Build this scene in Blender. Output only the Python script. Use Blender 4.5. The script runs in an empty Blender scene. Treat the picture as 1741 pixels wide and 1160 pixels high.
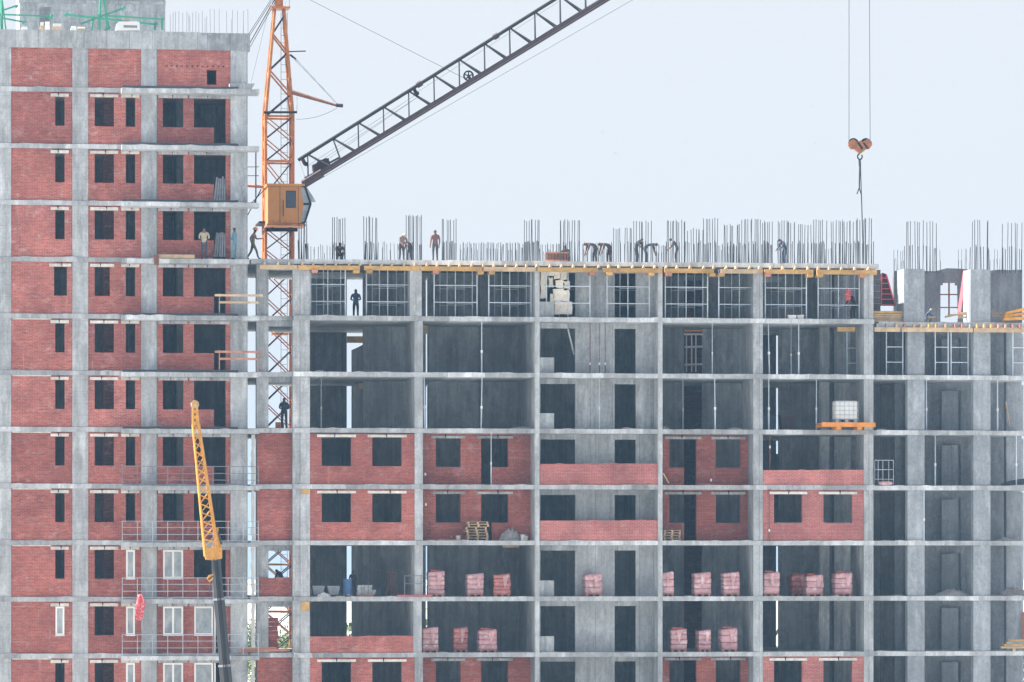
import bpy, bmesh, math, random
from mathutils import Vector, Matrix, Quaternion

random.seed(7)
R = math.radians
scene = bpy.context.scene
col = scene.collection

# ------------------------------------------------------------------ camera
F, TH, HOR, CZ, DIST = 7925.0, 0.13, 955.0, 11.0, 250.0      # telephoto from a neighbouring building
PW, PH = 1741.0, 1160.0
CX, CY = -DIST * math.sin(TH), -DIST * math.cos(TH)
cam_d = bpy.data.cameras.new('camera')
cam_d.sensor_width = 36.0
cam_d.lens = F / PW * 36.0
cam_d.shift_y = (HOR - PH / 2) / PW
cam_d.clip_start, cam_d.clip_end = 1.0, 9000.0
cam = bpy.data.objects.new('camera', cam_d)
cam.location = (CX, CY, CZ)
cam.rotation_euler = (R(90), 0, -TH)
col.objects.link(cam)
scene.camera = cam

# ------------------------------------------------------------------ sky, sun, exposure
SUN_EL, SUN_BACK = R(54), R(9)            # sun stands left of the site, a little behind the facade plane
sdir = Vector((-math.cos(SUN_BACK) * math.cos(SUN_EL), math.sin(SUN_BACK) * math.cos(SUN_EL), math.sin(SUN_EL)))
world = bpy.data.worlds.new('World')
scene.world = world
world.use_nodes = True
wn = world.node_tree.nodes
sky = wn.new('ShaderNodeTexSky')
sky.sky_type = 'NISHITA'
sky.sun_disc = False
sky.sun_elevation = SUN_EL
sky.sun_rotation = math.atan2(sdir.x, sdir.y) % (2 * math.pi)
sky.air_density, sky.dust_density, sky.ozone_density = 1.0, 3.2, 0.35
wmix = wn.new('ShaderNodeMix')               # thin even overcast veil over the clear-sky model
wmix.data_type = 'RGBA'
wmix.inputs[0].default_value = 0.85
wmix.inputs[7].default_value = (3.30, 3.33, 3.50, 1)
world.node_tree.links.new(sky.outputs[0], wmix.inputs[6])
world.node_tree.links.new(wmix.outputs[2], wn['Background'].inputs[0])
wn['Background'].inputs[1].default_value = 0.081
sun_d = bpy.data.lights.new('sun', 'SUN')
sun_d.energy, sun_d.angle, sun_d.color = 5.0, R(0.6), (1.0, 0.95, 0.88)
sun = bpy.data.objects.new('sun', sun_d)
sun.rotation_euler = (-sdir).to_track_quat('-Z', 'Y').to_euler()
sun.location = (-60, 20, 80)
col.objects.link(sun)
vs = scene.view_settings
vs.view_transform, vs.look, vs.gamma, vs.use_curve_mapping = 'Standard', 'None', 1.0, False
vs.exposure = 1.66
scene.cycles.volume_bounces = 0
scene.cycles.max_bounces = 6
scene.cycles.use_denoising = True
HAZE_DENSITY = 0.00022

# ------------------------------------------------------------------ photo -> place helpers
def ray(px, Y):
    u = (px - PW / 2) / F
    t = (Y - CY) / (math.cos(TH) - u * math.sin(TH))
    return t, CX + t * (math.sin(TH) + u * math.cos(TH))
def X(px, Y=0.0): return ray(px, Y)[1]
def Zp(px, py, Y=0.0): return CZ + ray(px, Y)[0] * (HOR - py) / F
def P(px, py, Y=0.0): return Vector((X(px, Y), Y, Zp(px, py, Y)))
def Zk(k): return 6.0 + 3.0 * k           # middle of the slab edge of level k
ST = 0.122                                 # half slab thickness

# ------------------------------------------------------------------ materials
MATS = {}
def nmat(name, rough=0.8, metal=0.0):
    m = bpy.data.materials.new(name)
    m.use_nodes = True
    b = m.node_tree.nodes['Principled BSDF']
    b.inputs['Roughness'].default_value = rough
    b.inputs['Metallic'].default_value = metal
    MATS[name] = m
    return m, m.node_tree.nodes, m.node_tree.links, b
def ramp(N, L, src, stops):
    r = N.new('ShaderNodeValToRGB')
    el = r.color_ramp.elements
    while len(el) < len(stops): el.new(0.5)
    for e, (p, c) in zip(el, stops):
        e.position = p
        e.color = (*c, 1) if len(c) == 3 else c
    L.new(src, r.inputs[0])
    return r.outputs[0]
def noise(N, L, vec, scale, detail=4, rough=0.6):
    n = N.new('ShaderNodeTexNoise')
    n.inputs['Scale'].default_value = scale
    n.inputs['Detail'].default_value = detail
    n.inputs['Roughness'].default_value = rough
    L.new(vec, n.inputs['Vector'])
    return n.outputs['Fac']
def vmul(N, L, vec, s):
    m = N.new('ShaderNodeMapping')
    m.inputs['Scale'].default_value = s
    L.new(vec, m.inputs['Vector'])
    return m.outputs[0]
def mix(N, L, a, b, fac, mode='MIX'):
    m = N.new('ShaderNodeMix')
    m.data_type = 'RGBA'
    m.blend_type = mode
    for s, v in ((6, a), (7, b)):
        if isinstance(v, tuple): m.inputs[s].default_value = (*v, 1)
        else: L.new(v, m.inputs[s])
    if isinstance(fac, float): m.inputs[0].default_value = fac
    else: L.new(fac, m.inputs[0])
    return m.outputs[2]
def grey(v): return (v, v, v)

def concrete(name, c, var=0.25, streak=0.35, joints=False, blocks=False, seed=0.0, seams=False):
    m, N, L, b = nmat(name, 0.9)
    g = N.new('ShaderNodeNewGeometry').outputs['Position']
    off = N.new('ShaderNodeVectorMath'); off.operation = 'ADD'; off.inputs[1].default_value = (seed, seed * 1.7, seed * .6)
    L.new(g, off.inputs[0]); g = off.outputs[0]
    lo, hi = 1 - var, 1 + var
    base = ramp(N, L, noise(N, L, g, 0.55, 5, 0.65), [(0.3, tuple(x * lo for x in c)), (0.7, tuple(min(1, x * hi) for x in c))])
    st = ramp(N, L, noise(N, L, vmul(N, L, g, (3.2, 3.2, 0.22)), 1.0, 4, 0.7), [(0.34, grey(1 - streak)), (0.62, grey(1.0))])
    base = mix(N, L, base, st, 1.0, 'MULTIPLY')
    sp = ramp(N, L, noise(N, L, g, 7.0, 3, 0.8), [(0.3, grey(0.82)), (0.7, grey(1.12))])
    base = mix(N, L, base, sp, 1.0, 'MULTIPLY')
    pale = ramp(N, L, noise(N, L, vmul(N, L, g, (1.6, 1.6, 0.6)), 1.0, 6, 0.75), [(0.50, grey(0.0)), (0.68, grey(0.6))])
    base = mix(N, L, base, (min(1, c[0] * 1.6), min(1, c[1] * 1.6), min(1, c[2] * 1.58)), pale)
    dk = ramp(N, L, noise(N, L, vmul(N, L, g, (0.9, 0.9, 1.6)), 1.0, 6, 0.7), [(0.57, grey(0.0)), (0.74, grey(0.42))])
    base = mix(N, L, base, tuple(x * 0.5 for x in c), dk)
    if joints or blocks or seams:
        sx = N.new('ShaderNodeSeparateXYZ'); L.new(g, sx.inputs[0])
    if seams:    # upright panel joints of the wall forms, with runs below the ties
        a2 = N.new('ShaderNodeMath'); a2.operation = 'ADD'; L.new(sx.outputs[0], a2.inputs[0]); L.new(sx.outputs[1], a2.inputs[1])
        m2 = N.new('ShaderNodeMath'); m2.operation = 'MULTIPLY'; m2.inputs[1].default_value = 0.83; L.new(a2.outputs[0], m2.inputs[0])
        f2 = N.new('ShaderNodeMath'); f2.operation = 'FRACT'; L.new(m2.outputs[0], f2.inputs[0])
        base = mix(N, L, base, ramp(N, L, f2.outputs[0], [(0.0, grey(0.62)), (0.03, grey(0.66)), (0.05, grey(1.08)), (0.12, grey(1.0))]), 0.7, 'MULTIPLY')
        w2 = N.new('ShaderNodeTexWhiteNoise'); w2.noise_dimensions = '1D'
        fl = N.new('ShaderNodeMath'); fl.operation = 'FLOOR'; L.new(m2.outputs[0], fl.inputs[0]); L.new(fl.outputs[0], w2.inputs['W'])
        base = mix(N, L, base, ramp(N, L, w2.outputs['Value'], [(0, grey(0.86)), (1, grey(1.12))]), 1.0, 'MULTIPLY')
    if joints:   # board and lift lines of the formwork
        mm = N.new('ShaderNodeMath'); mm.operation = 'MULTIPLY'; mm.inputs[1].default_value = 1.6; L.new(sx.outputs[2], mm.inputs[0])
        fr = N.new('ShaderNodeMath'); fr.operation = 'FRACT'; L.new(mm.outputs[0], fr.inputs[0])
        base = mix(N, L, base, ramp(N, L, fr.outputs[0], [(0.0, grey(0.7)), (0.05, grey(0.72)), (0.08, grey(1.0)), (1.0, grey(1.0))]), 0.4, 'MULTIPLY')
    if blocks:   # pour sections along a slab edge
        w = N.new('ShaderNodeTexVoronoi'); w.voronoi_dimensions = '1D'
        w.inputs['Scale'].default_value = 0.45
        ad = N.new('ShaderNodeMath'); ad.operation = 'ADD'; L.new(sx.outputs[0], ad.inputs[0])
        mz = N.new('ShaderNodeMath'); mz.operation = 'MULTIPLY'; mz.inputs[1].default_value = 5.37; L.new(sx.outputs[2], mz.inputs[0])
        rz = N.new('ShaderNodeMath'); rz.operation = 'ROUND'
        dz = N.new('ShaderNodeMath'); dz.operation = 'DIVIDE'; dz.inputs[1].default_value = 3.0; L.new(sx.outputs[2], dz.inputs[0]); L.new(dz.outputs[0], rz.inputs[0])
        mz2 = N.new('ShaderNodeMath'); mz2.operation = 'MULTIPLY'; mz2.inputs[1].default_value = 17.3; L.new(rz.outputs[0], mz2.inputs[0])
        L.new(mz2.outputs[0], ad.inputs[1]); L.new(ad.outputs[0], w.inputs['W'])
        sc = N.new('ShaderNodeSeparateColor'); L.new(w.outputs['Color'], sc.inputs[0])
        base = mix(N, L, base, ramp(N, L, sc.outputs[0], [(0.0, grey(0.72)), (1.0, grey(1.3))]), 1.0, 'MULTIPLY')
    oi = N.new('ShaderNodeObjectInfo').outputs['Random']
    base = mix(N, L, base, ramp(N, L, oi, [(0, grey(0.86)), (1, grey(1.12))]), 1.0, 'MULTIPLY')
    L.new(base, b.inputs['Base Color'])
    bp = N.new('ShaderNodeBump'); bp.inputs['Strength'].default_value = 0.35; bp.inputs['Distance'].default_value = 0.03
    L.new(noise(N, L, g, 9.0, 5, 0.7), bp.inputs['Height']); L.new(bp.outputs[0], b.inputs['Normal'])
    return m

def brick(name, c1, c2, mortar, eff=0.6, seed=0.0):
    m, N, L, b = nmat(name, 0.9)
    g = N.new('ShaderNodeNewGeometry').outputs['Position']
    sx = N.new('ShaderNodeSeparateXYZ'); L.new(g, sx.inputs[0])
    ad = N.new('ShaderNodeMath'); ad.operation = 'ADD'; L.new(sx.outputs[0], ad.inputs[0]); L.new(sx.outputs[1], ad.inputs[1])
    cb = N.new('ShaderNodeCombineXYZ'); L.new(ad.outputs[0], cb.inputs[0]); L.new(sx.outputs[2], cb.inputs[1])
    t = N.new('ShaderNodeTexBrick')
    t.inputs['Scale'].default_value = 1.0
    t.inputs['Brick Width'].default_value = 0.26
    t.inputs['Row Height'].default_value = 0.077
    t.inputs['Mortar Size'].default_value = 0.009
    t.inputs['Bias'].default_value = 0.0
    t.inputs['Color1'].default_value = (*c1, 1); t.inputs['Color2'].default_value = (*c2, 1); t.inputs['Mortar'].default_value = (*mortar, 1)
    L.new(cb.outputs[0], t.inputs['Vector'])
    off = N.new('ShaderNodeVectorMath'); off.operation = 'ADD'; off.inputs[1].default_value = (seed, 0, seed * 1.3); L.new(g, off.inputs[0]); g = off.outputs[0]
    base = t.outputs['Color']
    base = mix(N, L, base, ramp(N, L, noise(N, L, g, 0.5, 4, 0.6), [(0.3, (0.68, 0.66, 0.68)), (0.7, (1.2, 1.2, 1.18))]), 1.0, 'MULTIPLY')
    base = mix(N, L, base, ramp(N, L, noise(N, L, vmul(N, L, g, (7, 7, 19)), 1.0, 2, 0.7), [(0.3, grey(0.80)), (0.7, grey(1.18))]), 1.0, 'MULTIPLY')
    e = ramp(N, L, noise(N, L, vmul(N, L, g, (0.8, 0.8, 1.5)), 1.3, 8, 0.78), [(0.54, grey(0.0)), (0.70, grey(eff))])
    base = mix(N, L, base, (0.62, 0.45, 0.44), e)
    cz_ = ramp(N, L, noise(N, L, vmul(N, L, g, (0.35, 0.35, 9.0)), 1.0, 3, 0.7), [(0.60, grey(0.0)), (0.70, grey(0.35))])
    base = mix(N, L, base, (0.55, 0.36, 0.35), cz_)
    oi = N.new('ShaderNodeObjectInfo').outputs['Random']
    base = mix(N, L, base, ramp(N, L, oi, [(0, (0.82, 0.80, 0.82)), (0.5, (1.0, 0.98, 0.95)), (1, (1.14, 1.18, 1.2))]), 1.0, 'MULTIPLY')
    mo = ramp(N, L, noise(N, L, g, 3.6, 6, 0.8), [(0.60, grey(0.0)), (0.72, grey(0.55))])      # mortar smears
    base = mix(N, L, base, (0.48, 0.36, 0.34), mo)
    dr = ramp(N, L, noise(N, L, vmul(N, L, g, (2.6, 2.6, 0.35)), 1.0, 5, 0.75), [(0.60, grey(0.0)), (0.74, grey(0.45))])      # lime runs
    base = mix(N, L, base, (0.58, 0.42, 0.40), dr)
    so = ramp(N, L, noise(N, L, vmul(N, L, g, (1.2, 1.2, 0.5)), 1.0, 5, 0.7), [(0.56, grey(0.0)), (0.75, grey(0.5))])
    base = mix(N, L, base, (0.20, 0.075, 0.07), so)
    L.new(base, b.inputs['Base Color'])
    bp = N.new('ShaderNodeBump'); bp.inputs['Strength'].default_value = 0.5; bp.inputs['Distance'].default_value = 0.012
    L.new(t.outputs['Fac'], bp.inputs['Height']); bp.invert = True; L.new(bp.outputs[0], b.inputs['Normal'])
    return m

def plain(name, c, rough=0.7, metal=0.0, var=0.2, scale=2.5, dirt=None, dirt_amt=0.5):
    m, N, L, b = nmat(name, rough, metal)
    g = N.new('ShaderNodeNewGeometry').outputs['Position']
    base = ramp(N, L, noise(N, L, g, scale, 5, 0.65), [(0.3, tuple(x * (1 - var) for x in c)), (0.7, tuple(min(1, x * (1 + var)) for x in c))])
    if dirt:
        d = ramp(N, L, noise(N, L, g, scale * 1.9, 6, 0.75), [(0.5, grey(0.0)), (0.68, grey(dirt_amt))])
        base = mix(N, L, base, dirt, d)
    oi = N.new('ShaderNodeObjectInfo').outputs['Random']
    base = mix(N, L, base, ramp(N, L, oi, [(0, grey(0.85)), (1, grey(1.12))]), 1.0, 'MULTIPLY')
    L.new(base, b.inputs['Base Color'])
    return m

concrete('concrete', (0.445, 0.468, 0.49), var=0.22, streak=0.35, joints=True)
concrete('concrete_slab', (0.445, 0.468, 0.49), var=0.22, streak=0.25, blocks=True, seed=3.1)
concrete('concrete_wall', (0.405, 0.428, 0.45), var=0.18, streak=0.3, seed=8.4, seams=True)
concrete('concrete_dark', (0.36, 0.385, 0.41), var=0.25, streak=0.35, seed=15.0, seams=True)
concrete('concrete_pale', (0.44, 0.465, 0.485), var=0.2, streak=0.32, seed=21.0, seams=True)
concrete('concrete_wing', (0.31, 0.34, 0.375), var=0.15, streak=0.2, seed=27.0)
brick('brick', (0.48, 0.125, 0.095), (0.32, 0.076, 0.062), (0.40, 0.24, 0.22), eff=0.55)
brick('brick_clean_dim', (0.45, 0.108, 0.080), (0.30, 0.066, 0.052), (0.36, 0.21, 0.19), eff=0.4, seed=44.0)  # lower storeys: less lime bloom, plus their dimmer light painted into the tone
brick('brick_fresh', (0.50, 0.13, 0.115), (0.40, 0.095, 0.09), (0.46, 0.33, 0.31), eff=0.3, seed=31.0)
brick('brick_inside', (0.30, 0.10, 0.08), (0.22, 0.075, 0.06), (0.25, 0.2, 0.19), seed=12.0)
plain('lintel', (0.62, 0.60, 0.55), 0.9, var=0.25, scale=3, dirt=(0.3, 0.29, 0.27), dirt_amt=0.6)
plain('blue_black', (0.055, 0.062, 0.075), 0.85, var=0.3)
plain('galvanised', (0.42, 0.47, 0.52), 0.5, 0.3)
plain('shore_steel', (0.58, 0.66, 0.74), 0.55, 0.1, var=0.15)
plain('rail_steel', (0.22, 0.22, 0.25), 0.6, 0.2)
plain('rebar', (0.06, 0.07, 0.08), 0.8, 0.1, var=0.35, scale=1.2, dirt=(0.13, 0.075, 0.05))
plain('yellow_timber', (0.50, 0.30, 0.10), 0.75, var=0.35, scale=1.6, dirt=(0.27, 0.22, 0.17), dirt_amt=0.75)
plain('timber', (0.52, 0.38, 0.24), 0.85, var=0.3, scale=2.0, dirt=(0.3, 0.27, 0.24))
plain('timber_red', (0.45, 0.21, 0.15), 0.85, var=0.3, scale=2.0)
plain('timber_grey', (0.26, 0.28, 0.31), 0.9, var=0.3)
plain('plywood', (0.12, 0.115, 0.12), 0.7, var=0.3)
plain('crane_orange', (0.46, 0.17, 0.05), 0.55, var=0.3, dirt=(0.15, 0.06, 0.04), dirt_amt=0.75)
plain('crane_cab', (0.60, 0.25, 0.055), 0.45, var=0.1, scale=1.2, dirt=(0.4, 0.15, 0.06), dirt_amt=0.35)
plain('crane_maroon', (0.036, 0.018, 0.021), 0.75, var=0.25)
plain('crane_dark', (0.012, 0.011, 0.014), 0.8, var=0.3)
plain('cable', (0.05, 0.055, 0.06), 0.6, 0.3)
plain('boom_yellow', (0.70, 0.33, 0.045), 0.45, var=0.2, scale=3.5, dirt=(0.33, 0.16, 0.06), dirt_amt=0.6)
plain('boom_grey', (0.03, 0.033, 0.038), 0.45, var=0.2)
plain('rubber', (0.025, 0.025, 0.027), 0.85)
plain('white_paint', (0.78, 0.79, 0.79), 0.5, var=0.05)
plain('upvc', (0.88, 0.88, 0.88), 0.4, var=0.04)
plain('foam', (0.78, 0.78, 0.76), 0.9, var=0.12, scale=1.5)
plain('sunlit_cream', (0.86, 0.80, 0.70), 0.9, var=0.15, scale=3, dirt=(0.5, 0.44, 0.38), dirt_amt=0.5)  # cream with sunlight painted in, for wall patches and rear boards
concrete('concrete_shaded', (0.17, 0.18, 0.20), var=0.25, streak=0.3, seed=51.0)  # top rear wall of the wing, its shade painted in as darker grey
plain('film_pink', (0.50, 0.27, 0.29), 0.3, var=0.3, scale=1.6, dirt=(0.78, 0.66, 0.69), dirt_amt=0.85)
plain('film_red', (0.44, 0.14, 0.13), 0.4, var=0.3, scale=3.0, dirt=(0.72, 0.5, 0.5), dirt_amt=0.6)
plain('film_grey', (0.36, 0.36, 0.36), 0.35, var=0.3, scale=3.0, dirt=(0.6, 0.6, 0.6))
plain('brick_red', (0.42, 0.12, 0.10), 0.9, var=0.3, scale=4)
plain('green_paint', (0.05, 0.30, 0.20), 0.5, var=0.2)
plain('red_paint', (0.55, 0.07, 0.09), 0.5, var=0.25)
plain('red_cloth', (0.62, 0.08, 0.10), 0.9, var=0.3, scale=5, dirt=(0.85, 0.7, 0.7), dirt_amt=0.95)
plain('orange_paint', (0.72, 0.27, 0.04), 0.5, var=0.2)
plain('rust', (0.20, 0.085, 0.055), 0.8, var=0.35, dirt=(0.12, 0.06, 0.04))
plain('hook_orange', (0.40, 0.15, 0.055), 0.6, var=0.3, dirt=(0.12, 0.06, 0.04), dirt_amt=0.7)
plain('dark_glass', (0.045, 0.055, 0.075), 0.12, var=0.2)
plain('rubble', (0.27, 0.265, 0.26), 0.95, var=0.4, scale=6)
plain('bucket_white', (0.66, 0.66, 0.64), 0.5, var=0.1)
plain('blue_plastic', (0.06, 0.14, 0.30), 0.5, var=0.2)
plain('skin', (0.17, 0.085, 0.065), 0.6, var=0.1)
plain('hair', (0.03, 0.022, 0.018), 0.7)
plain('shirt_beige', (0.42, 0.37, 0.27), 0.9, var=0.2, scale=6)
plain('cloth_blue', (0.11, 0.22, 0.30), 0.9, var=0.3, scale=6)
plain('cloth_navy', (0.05, 0.065, 0.10), 0.9, var=0.3, scale=6)
plain('cloth_dark', (0.06, 0.06, 0.068), 0.9, var=0.3, scale=6)
plain('cloth_brown', (0.065, 0.045, 0.048), 0.9, var=0.3, scale=6)
plain('cloth_olive', (0.13, 0.13, 0.09), 0.9, var=0.3, scale=6)
plain('cloth_pale', (0.20, 0.15, 0.15), 0.9, var=0.3, scale=6)
plain('helmet_orange', (0.80, 0.22, 0.02), 0.35, var=0.05)
plain('leather', (0.03, 0.025, 0.02), 0.7)
plain('leaf', (0.085, 0.13, 0.03), 0.8, var=0.5, scale=1.5, dirt=(0.22, 0.22, 0.05))
plain('bark', (0.10, 0.08, 0.06), 0.9)
plain('ground', (0.36, 0.36, 0.35), 0.95, var=0.2, scale=0.05, dirt=(0.26, 0.27, 0.22))
def glass_film():
    m, N, L, b = nmat('film_pane', 0.35)
    g = N.new('ShaderNodeNewGeometry').outputs['Position']
    base = ramp(N, L, noise(N, L, vmul(N, L, g, (1.5, 1, 0.9)), 1.6, 5, 0.6), [(0.3, (0.20, 0.24, 0.27)), (0.5, (0.31, 0.36, 0.39)), (0.7, (0.48, 0.51, 0.53))])
    L.new(base, b.inputs['Base Color'])
glass_film()
M = MATS

# ------------------------------------------------------------------ object helpers
WL = {}
def tag(o, label=None, cat=None, group=None, kind=None):
    if label: o['label'] = label
    if cat: o['category'] = cat
    if group: o['group'] = group
    if kind: o['kind'] = kind
    return o
def thing(name, label, cat, loc=(0, 0, 0), rz=0.0, group=None, local=False):
    o = bpy.data.objects.new(name, None)
    o.empty_display_size = 0.2
    o.location = loc
    o.rotation_euler = (0, 0, rz)
    col.objects.link(o)
    WL[o] = Vector((0, 0, 0)) if (local or rz) else Vector(loc)
    return tag(o, label, cat, group)
def link(name, me, parent, loc):
    o = bpy.data.objects.new(name, me)
    col.objects.link(o)
    loc = Vector(loc)
    WL[o] = loc
    if parent is not None:
        o.parent = parent
        o.location = loc - WL[parent]
    else:
        o.location = loc
    return o
CACHE = {}
CUBE_F = [(0, 3, 2, 1), (4, 5, 6, 7), (0, 1, 5, 4), (1, 2, 6, 5), (2, 3, 7, 6), (3, 0, 4, 7)]
def box(name, x0, x1, y0, y1, z0, z1, mat, parent=None):
    x0, x1 = min(x0, x1), max(x0, x1); y0, y1 = min(y0, y1), max(y0, y1); z0, z1 = min(z0, z1), max(z0, z1)
    a, b, c = (x1 - x0) / 2, (y1 - y0) / 2, (z1 - z0) / 2
    key = ('b', round(a, 3), round(b, 3), round(c, 3), mat)
    me = CACHE.get(key)
    if me is None:
        me = bpy.data.meshes.new(name)
        v = [(-a, -b, -c), (a, -b, -c), (a, b, -c), (-a, b, -c), (-a, -b, c), (a, -b, c), (a, b, c), (-a, b, c)]
        me.from_pydata(v, [], CUBE_F)
        me.materials.append(M[mat])
        CACHE[key] = me
    return link(name, me, parent, ((x0 + x1) / 2, (y0 + y1) / 2, (z0 + z1) / 2))
def bar(name, p0, p1, r, mat, parent=None, n=6, r1=None, flat=1.0):
    p0, p1 = Vector(p0), Vector(p1)
    d = p1 - p0
    ln = d.length
    r1 = r if r1 is None else r1
    key = ('c', round(ln, 3), r, r1, n, mat, flat)
    me = CACHE.get(key)
    if me is None:
        me = bpy.data.meshes.new(name)
        v = []
        for z, rr in ((-ln / 2, r), (ln / 2, r1)):
            for i in range(n):
                a = 2 * math.pi * (i + 0.5) / n
                v.append((rr * math.cos(a), rr * math.sin(a) * flat, z))
        f = [(i, (i + 1) % n, n + (i + 1) % n, n + i) for i in range(n)] + [tuple(range(n - 1, -1, -1)), tuple(range(n, 2 * n))]
        me.from_pydata(v, [], f)
        me.materials.append(M[mat])
        CACHE[key] = me
    o = link(name, me, parent, (p0 + p1) / 2)
    o.rotation_euler = d.to_track_quat('Z', 'Y').to_euler()
    return o
def mesh(name, verts, faces, mat, parent=None, loc=(0, 0, 0), smooth=False):
    me = bpy.data.meshes.new(name)
    me.from_pydata([tuple(Vector(v) - Vector(loc)) for v in verts], [], faces)
    for mm in (mat if isinstance(mat, (list, tuple)) else [mat]): me.materials.append(M[mm])
    if smooth: me.polygons.foreach_set('use_smooth', [True] * len(me.polygons))
    return link(name, me, parent, loc)
def prism_y(name, pts, y0, y1, mat, parent=None):
    """outline of (x,z) points, counter-clockwise seen from -Y, given thickness along Y"""
    n = len(pts)
    v = [(x, y0, z) for x, z in pts] + [(x, y1, z) for x, z in pts]
    f = [tuple(range(n)), tuple(range(2 * n - 1, n - 1, -1))] + [(i, n + i, n + (i + 1) % n, (i + 1) % n) for i in range(n)]
    cx = sum(p[0] for p in pts) / n; cz = sum(p[1] for p in pts) / n
    return mesh(name, v, f, mat, parent, (cx, (y0 + y1) / 2, cz))
def wall_holes(name, x0, x1, y0, y1, z0, z1, holes, mat, parent=None):
    xs = sorted({x0, x1, *[min(max(h[i], x0), x1) for h in holes for i in (0, 1)]})
    zs = sorted({z0, z1, *[min(max(h[i], z0), z1) for h in holes for i in (2, 3)]})
    nx, nz = len(xs) - 1, len(zs) - 1
    def solid(i, j):
        if i < 0 or j < 0 or i >= nx or j >= nz: return False
        cx, cz = (xs[i] + xs[i + 1]) / 2, (zs[j] + zs[j + 1]) / 2
        return not any(h[0] < cx < h[1] and h[2] < cz < h[3] for h in holes)
    V, Fc, idx = [], [], {}
    def vid(i, j, s):
        if (i, j, s) not in idx:
            idx[(i, j, s)] = len(V); V.append((xs[i], y1 if s else y0, zs[j]))
        return idx[(i, j, s)]
    for i in range(nx):
        for j in range(nz):
            if not solid(i, j): continue
            Fc.append((vid(i, j, 0), vid(i + 1, j, 0), vid(i + 1, j + 1, 0), vid(i, j + 1, 0)))
            Fc.append((vid(i, j, 1), vid(i, j + 1, 1), vid(i + 1, j + 1, 1), vid(i + 1, j, 1)))
            if not solid(i - 1, j): Fc.append((vid(i, j, 0), vid(i, j + 1, 0), vid(i, j + 1, 1), vid(i, j, 1)))
            if not solid(i + 1, j): Fc.append((vid(i + 1, j, 0), vid(i + 1, j, 1), vid(i + 1, j + 1, 1), vid(i + 1, j + 1, 0)))
            if not solid(i, j - 1): Fc.append((vid(i, j, 0), vid(i, j, 1), vid(i + 1, j, 1), vid(i + 1, j, 0)))
            if not solid(i, j + 1): Fc.append((vid(i, j + 1, 0), vid(i + 1, j + 1, 0), vid(i + 1, j + 1, 1), vid(i, j + 1, 1)))
    return mesh(name, V, Fc, mat, parent, ((x0 + x1) / 2, (y0 + y1) / 2, z0))
def slab(name, x0, x1, y0, y1, zc, mat, parent, half=ST, jit=0.014):
    """floor slab whose front lip is a little ragged, as cast concrete is"""
    n = max(2, int((x1 - x0) / 0.35))
    V = []
    rnd = random.Random(int(x0 * 100 + zc * 7))
    w = 0.0
    for i in range(n + 1):
        x = x0 + (x1 - x0) * i / n
        w = w * 0.6 + rnd.uniform(-1, 1) * jit * 0.6
        dt = max(-0.008, w) + (rnd.random() ** 9) * 0.05
        db = rnd.uniform(-0.4, 0.6) * jit * 0.6
        dy = rnd.uniform(-1, 1) * 0.012
        V += [(x, y0 + dy, zc - half + db), (x, y0 + dy * 0.5, zc + half + dt), (x, y0 + 0.25, zc + half), (x, y1, zc + half), (x, y1, zc - half)]
    Fc = []
    for i in range(n):
        a, b = i * 5, i * 5 + 5
        for j in range(5):
            k = (j + 1) % 5
            Fc.append((a + j, b + j, b + k, a + k))
    Fc += [(0, 1, 2, 3, 4)[::1], tuple(reversed((n * 5, n * 5 + 1, n * 5 + 2, n * 5 + 3, n * 5 + 4)))]
    return mesh(name, V, Fc, mat, parent, ((x0 + x1) / 2, (y0 + y1) / 2, zc))
def rubble_heap(name, cx, cy, z, w, h, mat, parent=None, n=70, size=0.09):
    """one heap: a lumpy mound with loose lumps bedded in it"""
    rnd = random.Random(int(cx * 31 + z * 7))
    V, Fc = [], []
    nx, ny = 14, 8
    for j in range(ny + 1):
        for i in range(nx + 1):
            u, v = i / nx * 2 - 1, j / ny * 2 - 1
            e = max(0.0, 1 - u * u * 0.98 - v * v * 0.98)
            V.append((u * w / 2, v * w * 0.3, h * e ** 0.8 * rnd.uniform(0.72, 1.1) - 0.01))
    for j in range(ny):
        for i in range(nx):
            a = j * (nx + 1) + i
            Fc.append((a, a + 1, a + nx + 2, a + nx + 1))
    o = mesh(name, V, Fc, mat, parent, (0, 0, 0))
    o.location = Vector((cx, cy, z)) - (WL[parent] if parent is not None else Vector())
    return o

# ------------------------------------------------------------------ setting: ground and air
g = mesh('ground', [(-1500, -400, 0), (1500, -400, 0), (1500, 2600, 0), (-1500, 2600, 0)], [(0, 1, 2, 3)], 'ground')
tag(g, kind='structure')

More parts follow.
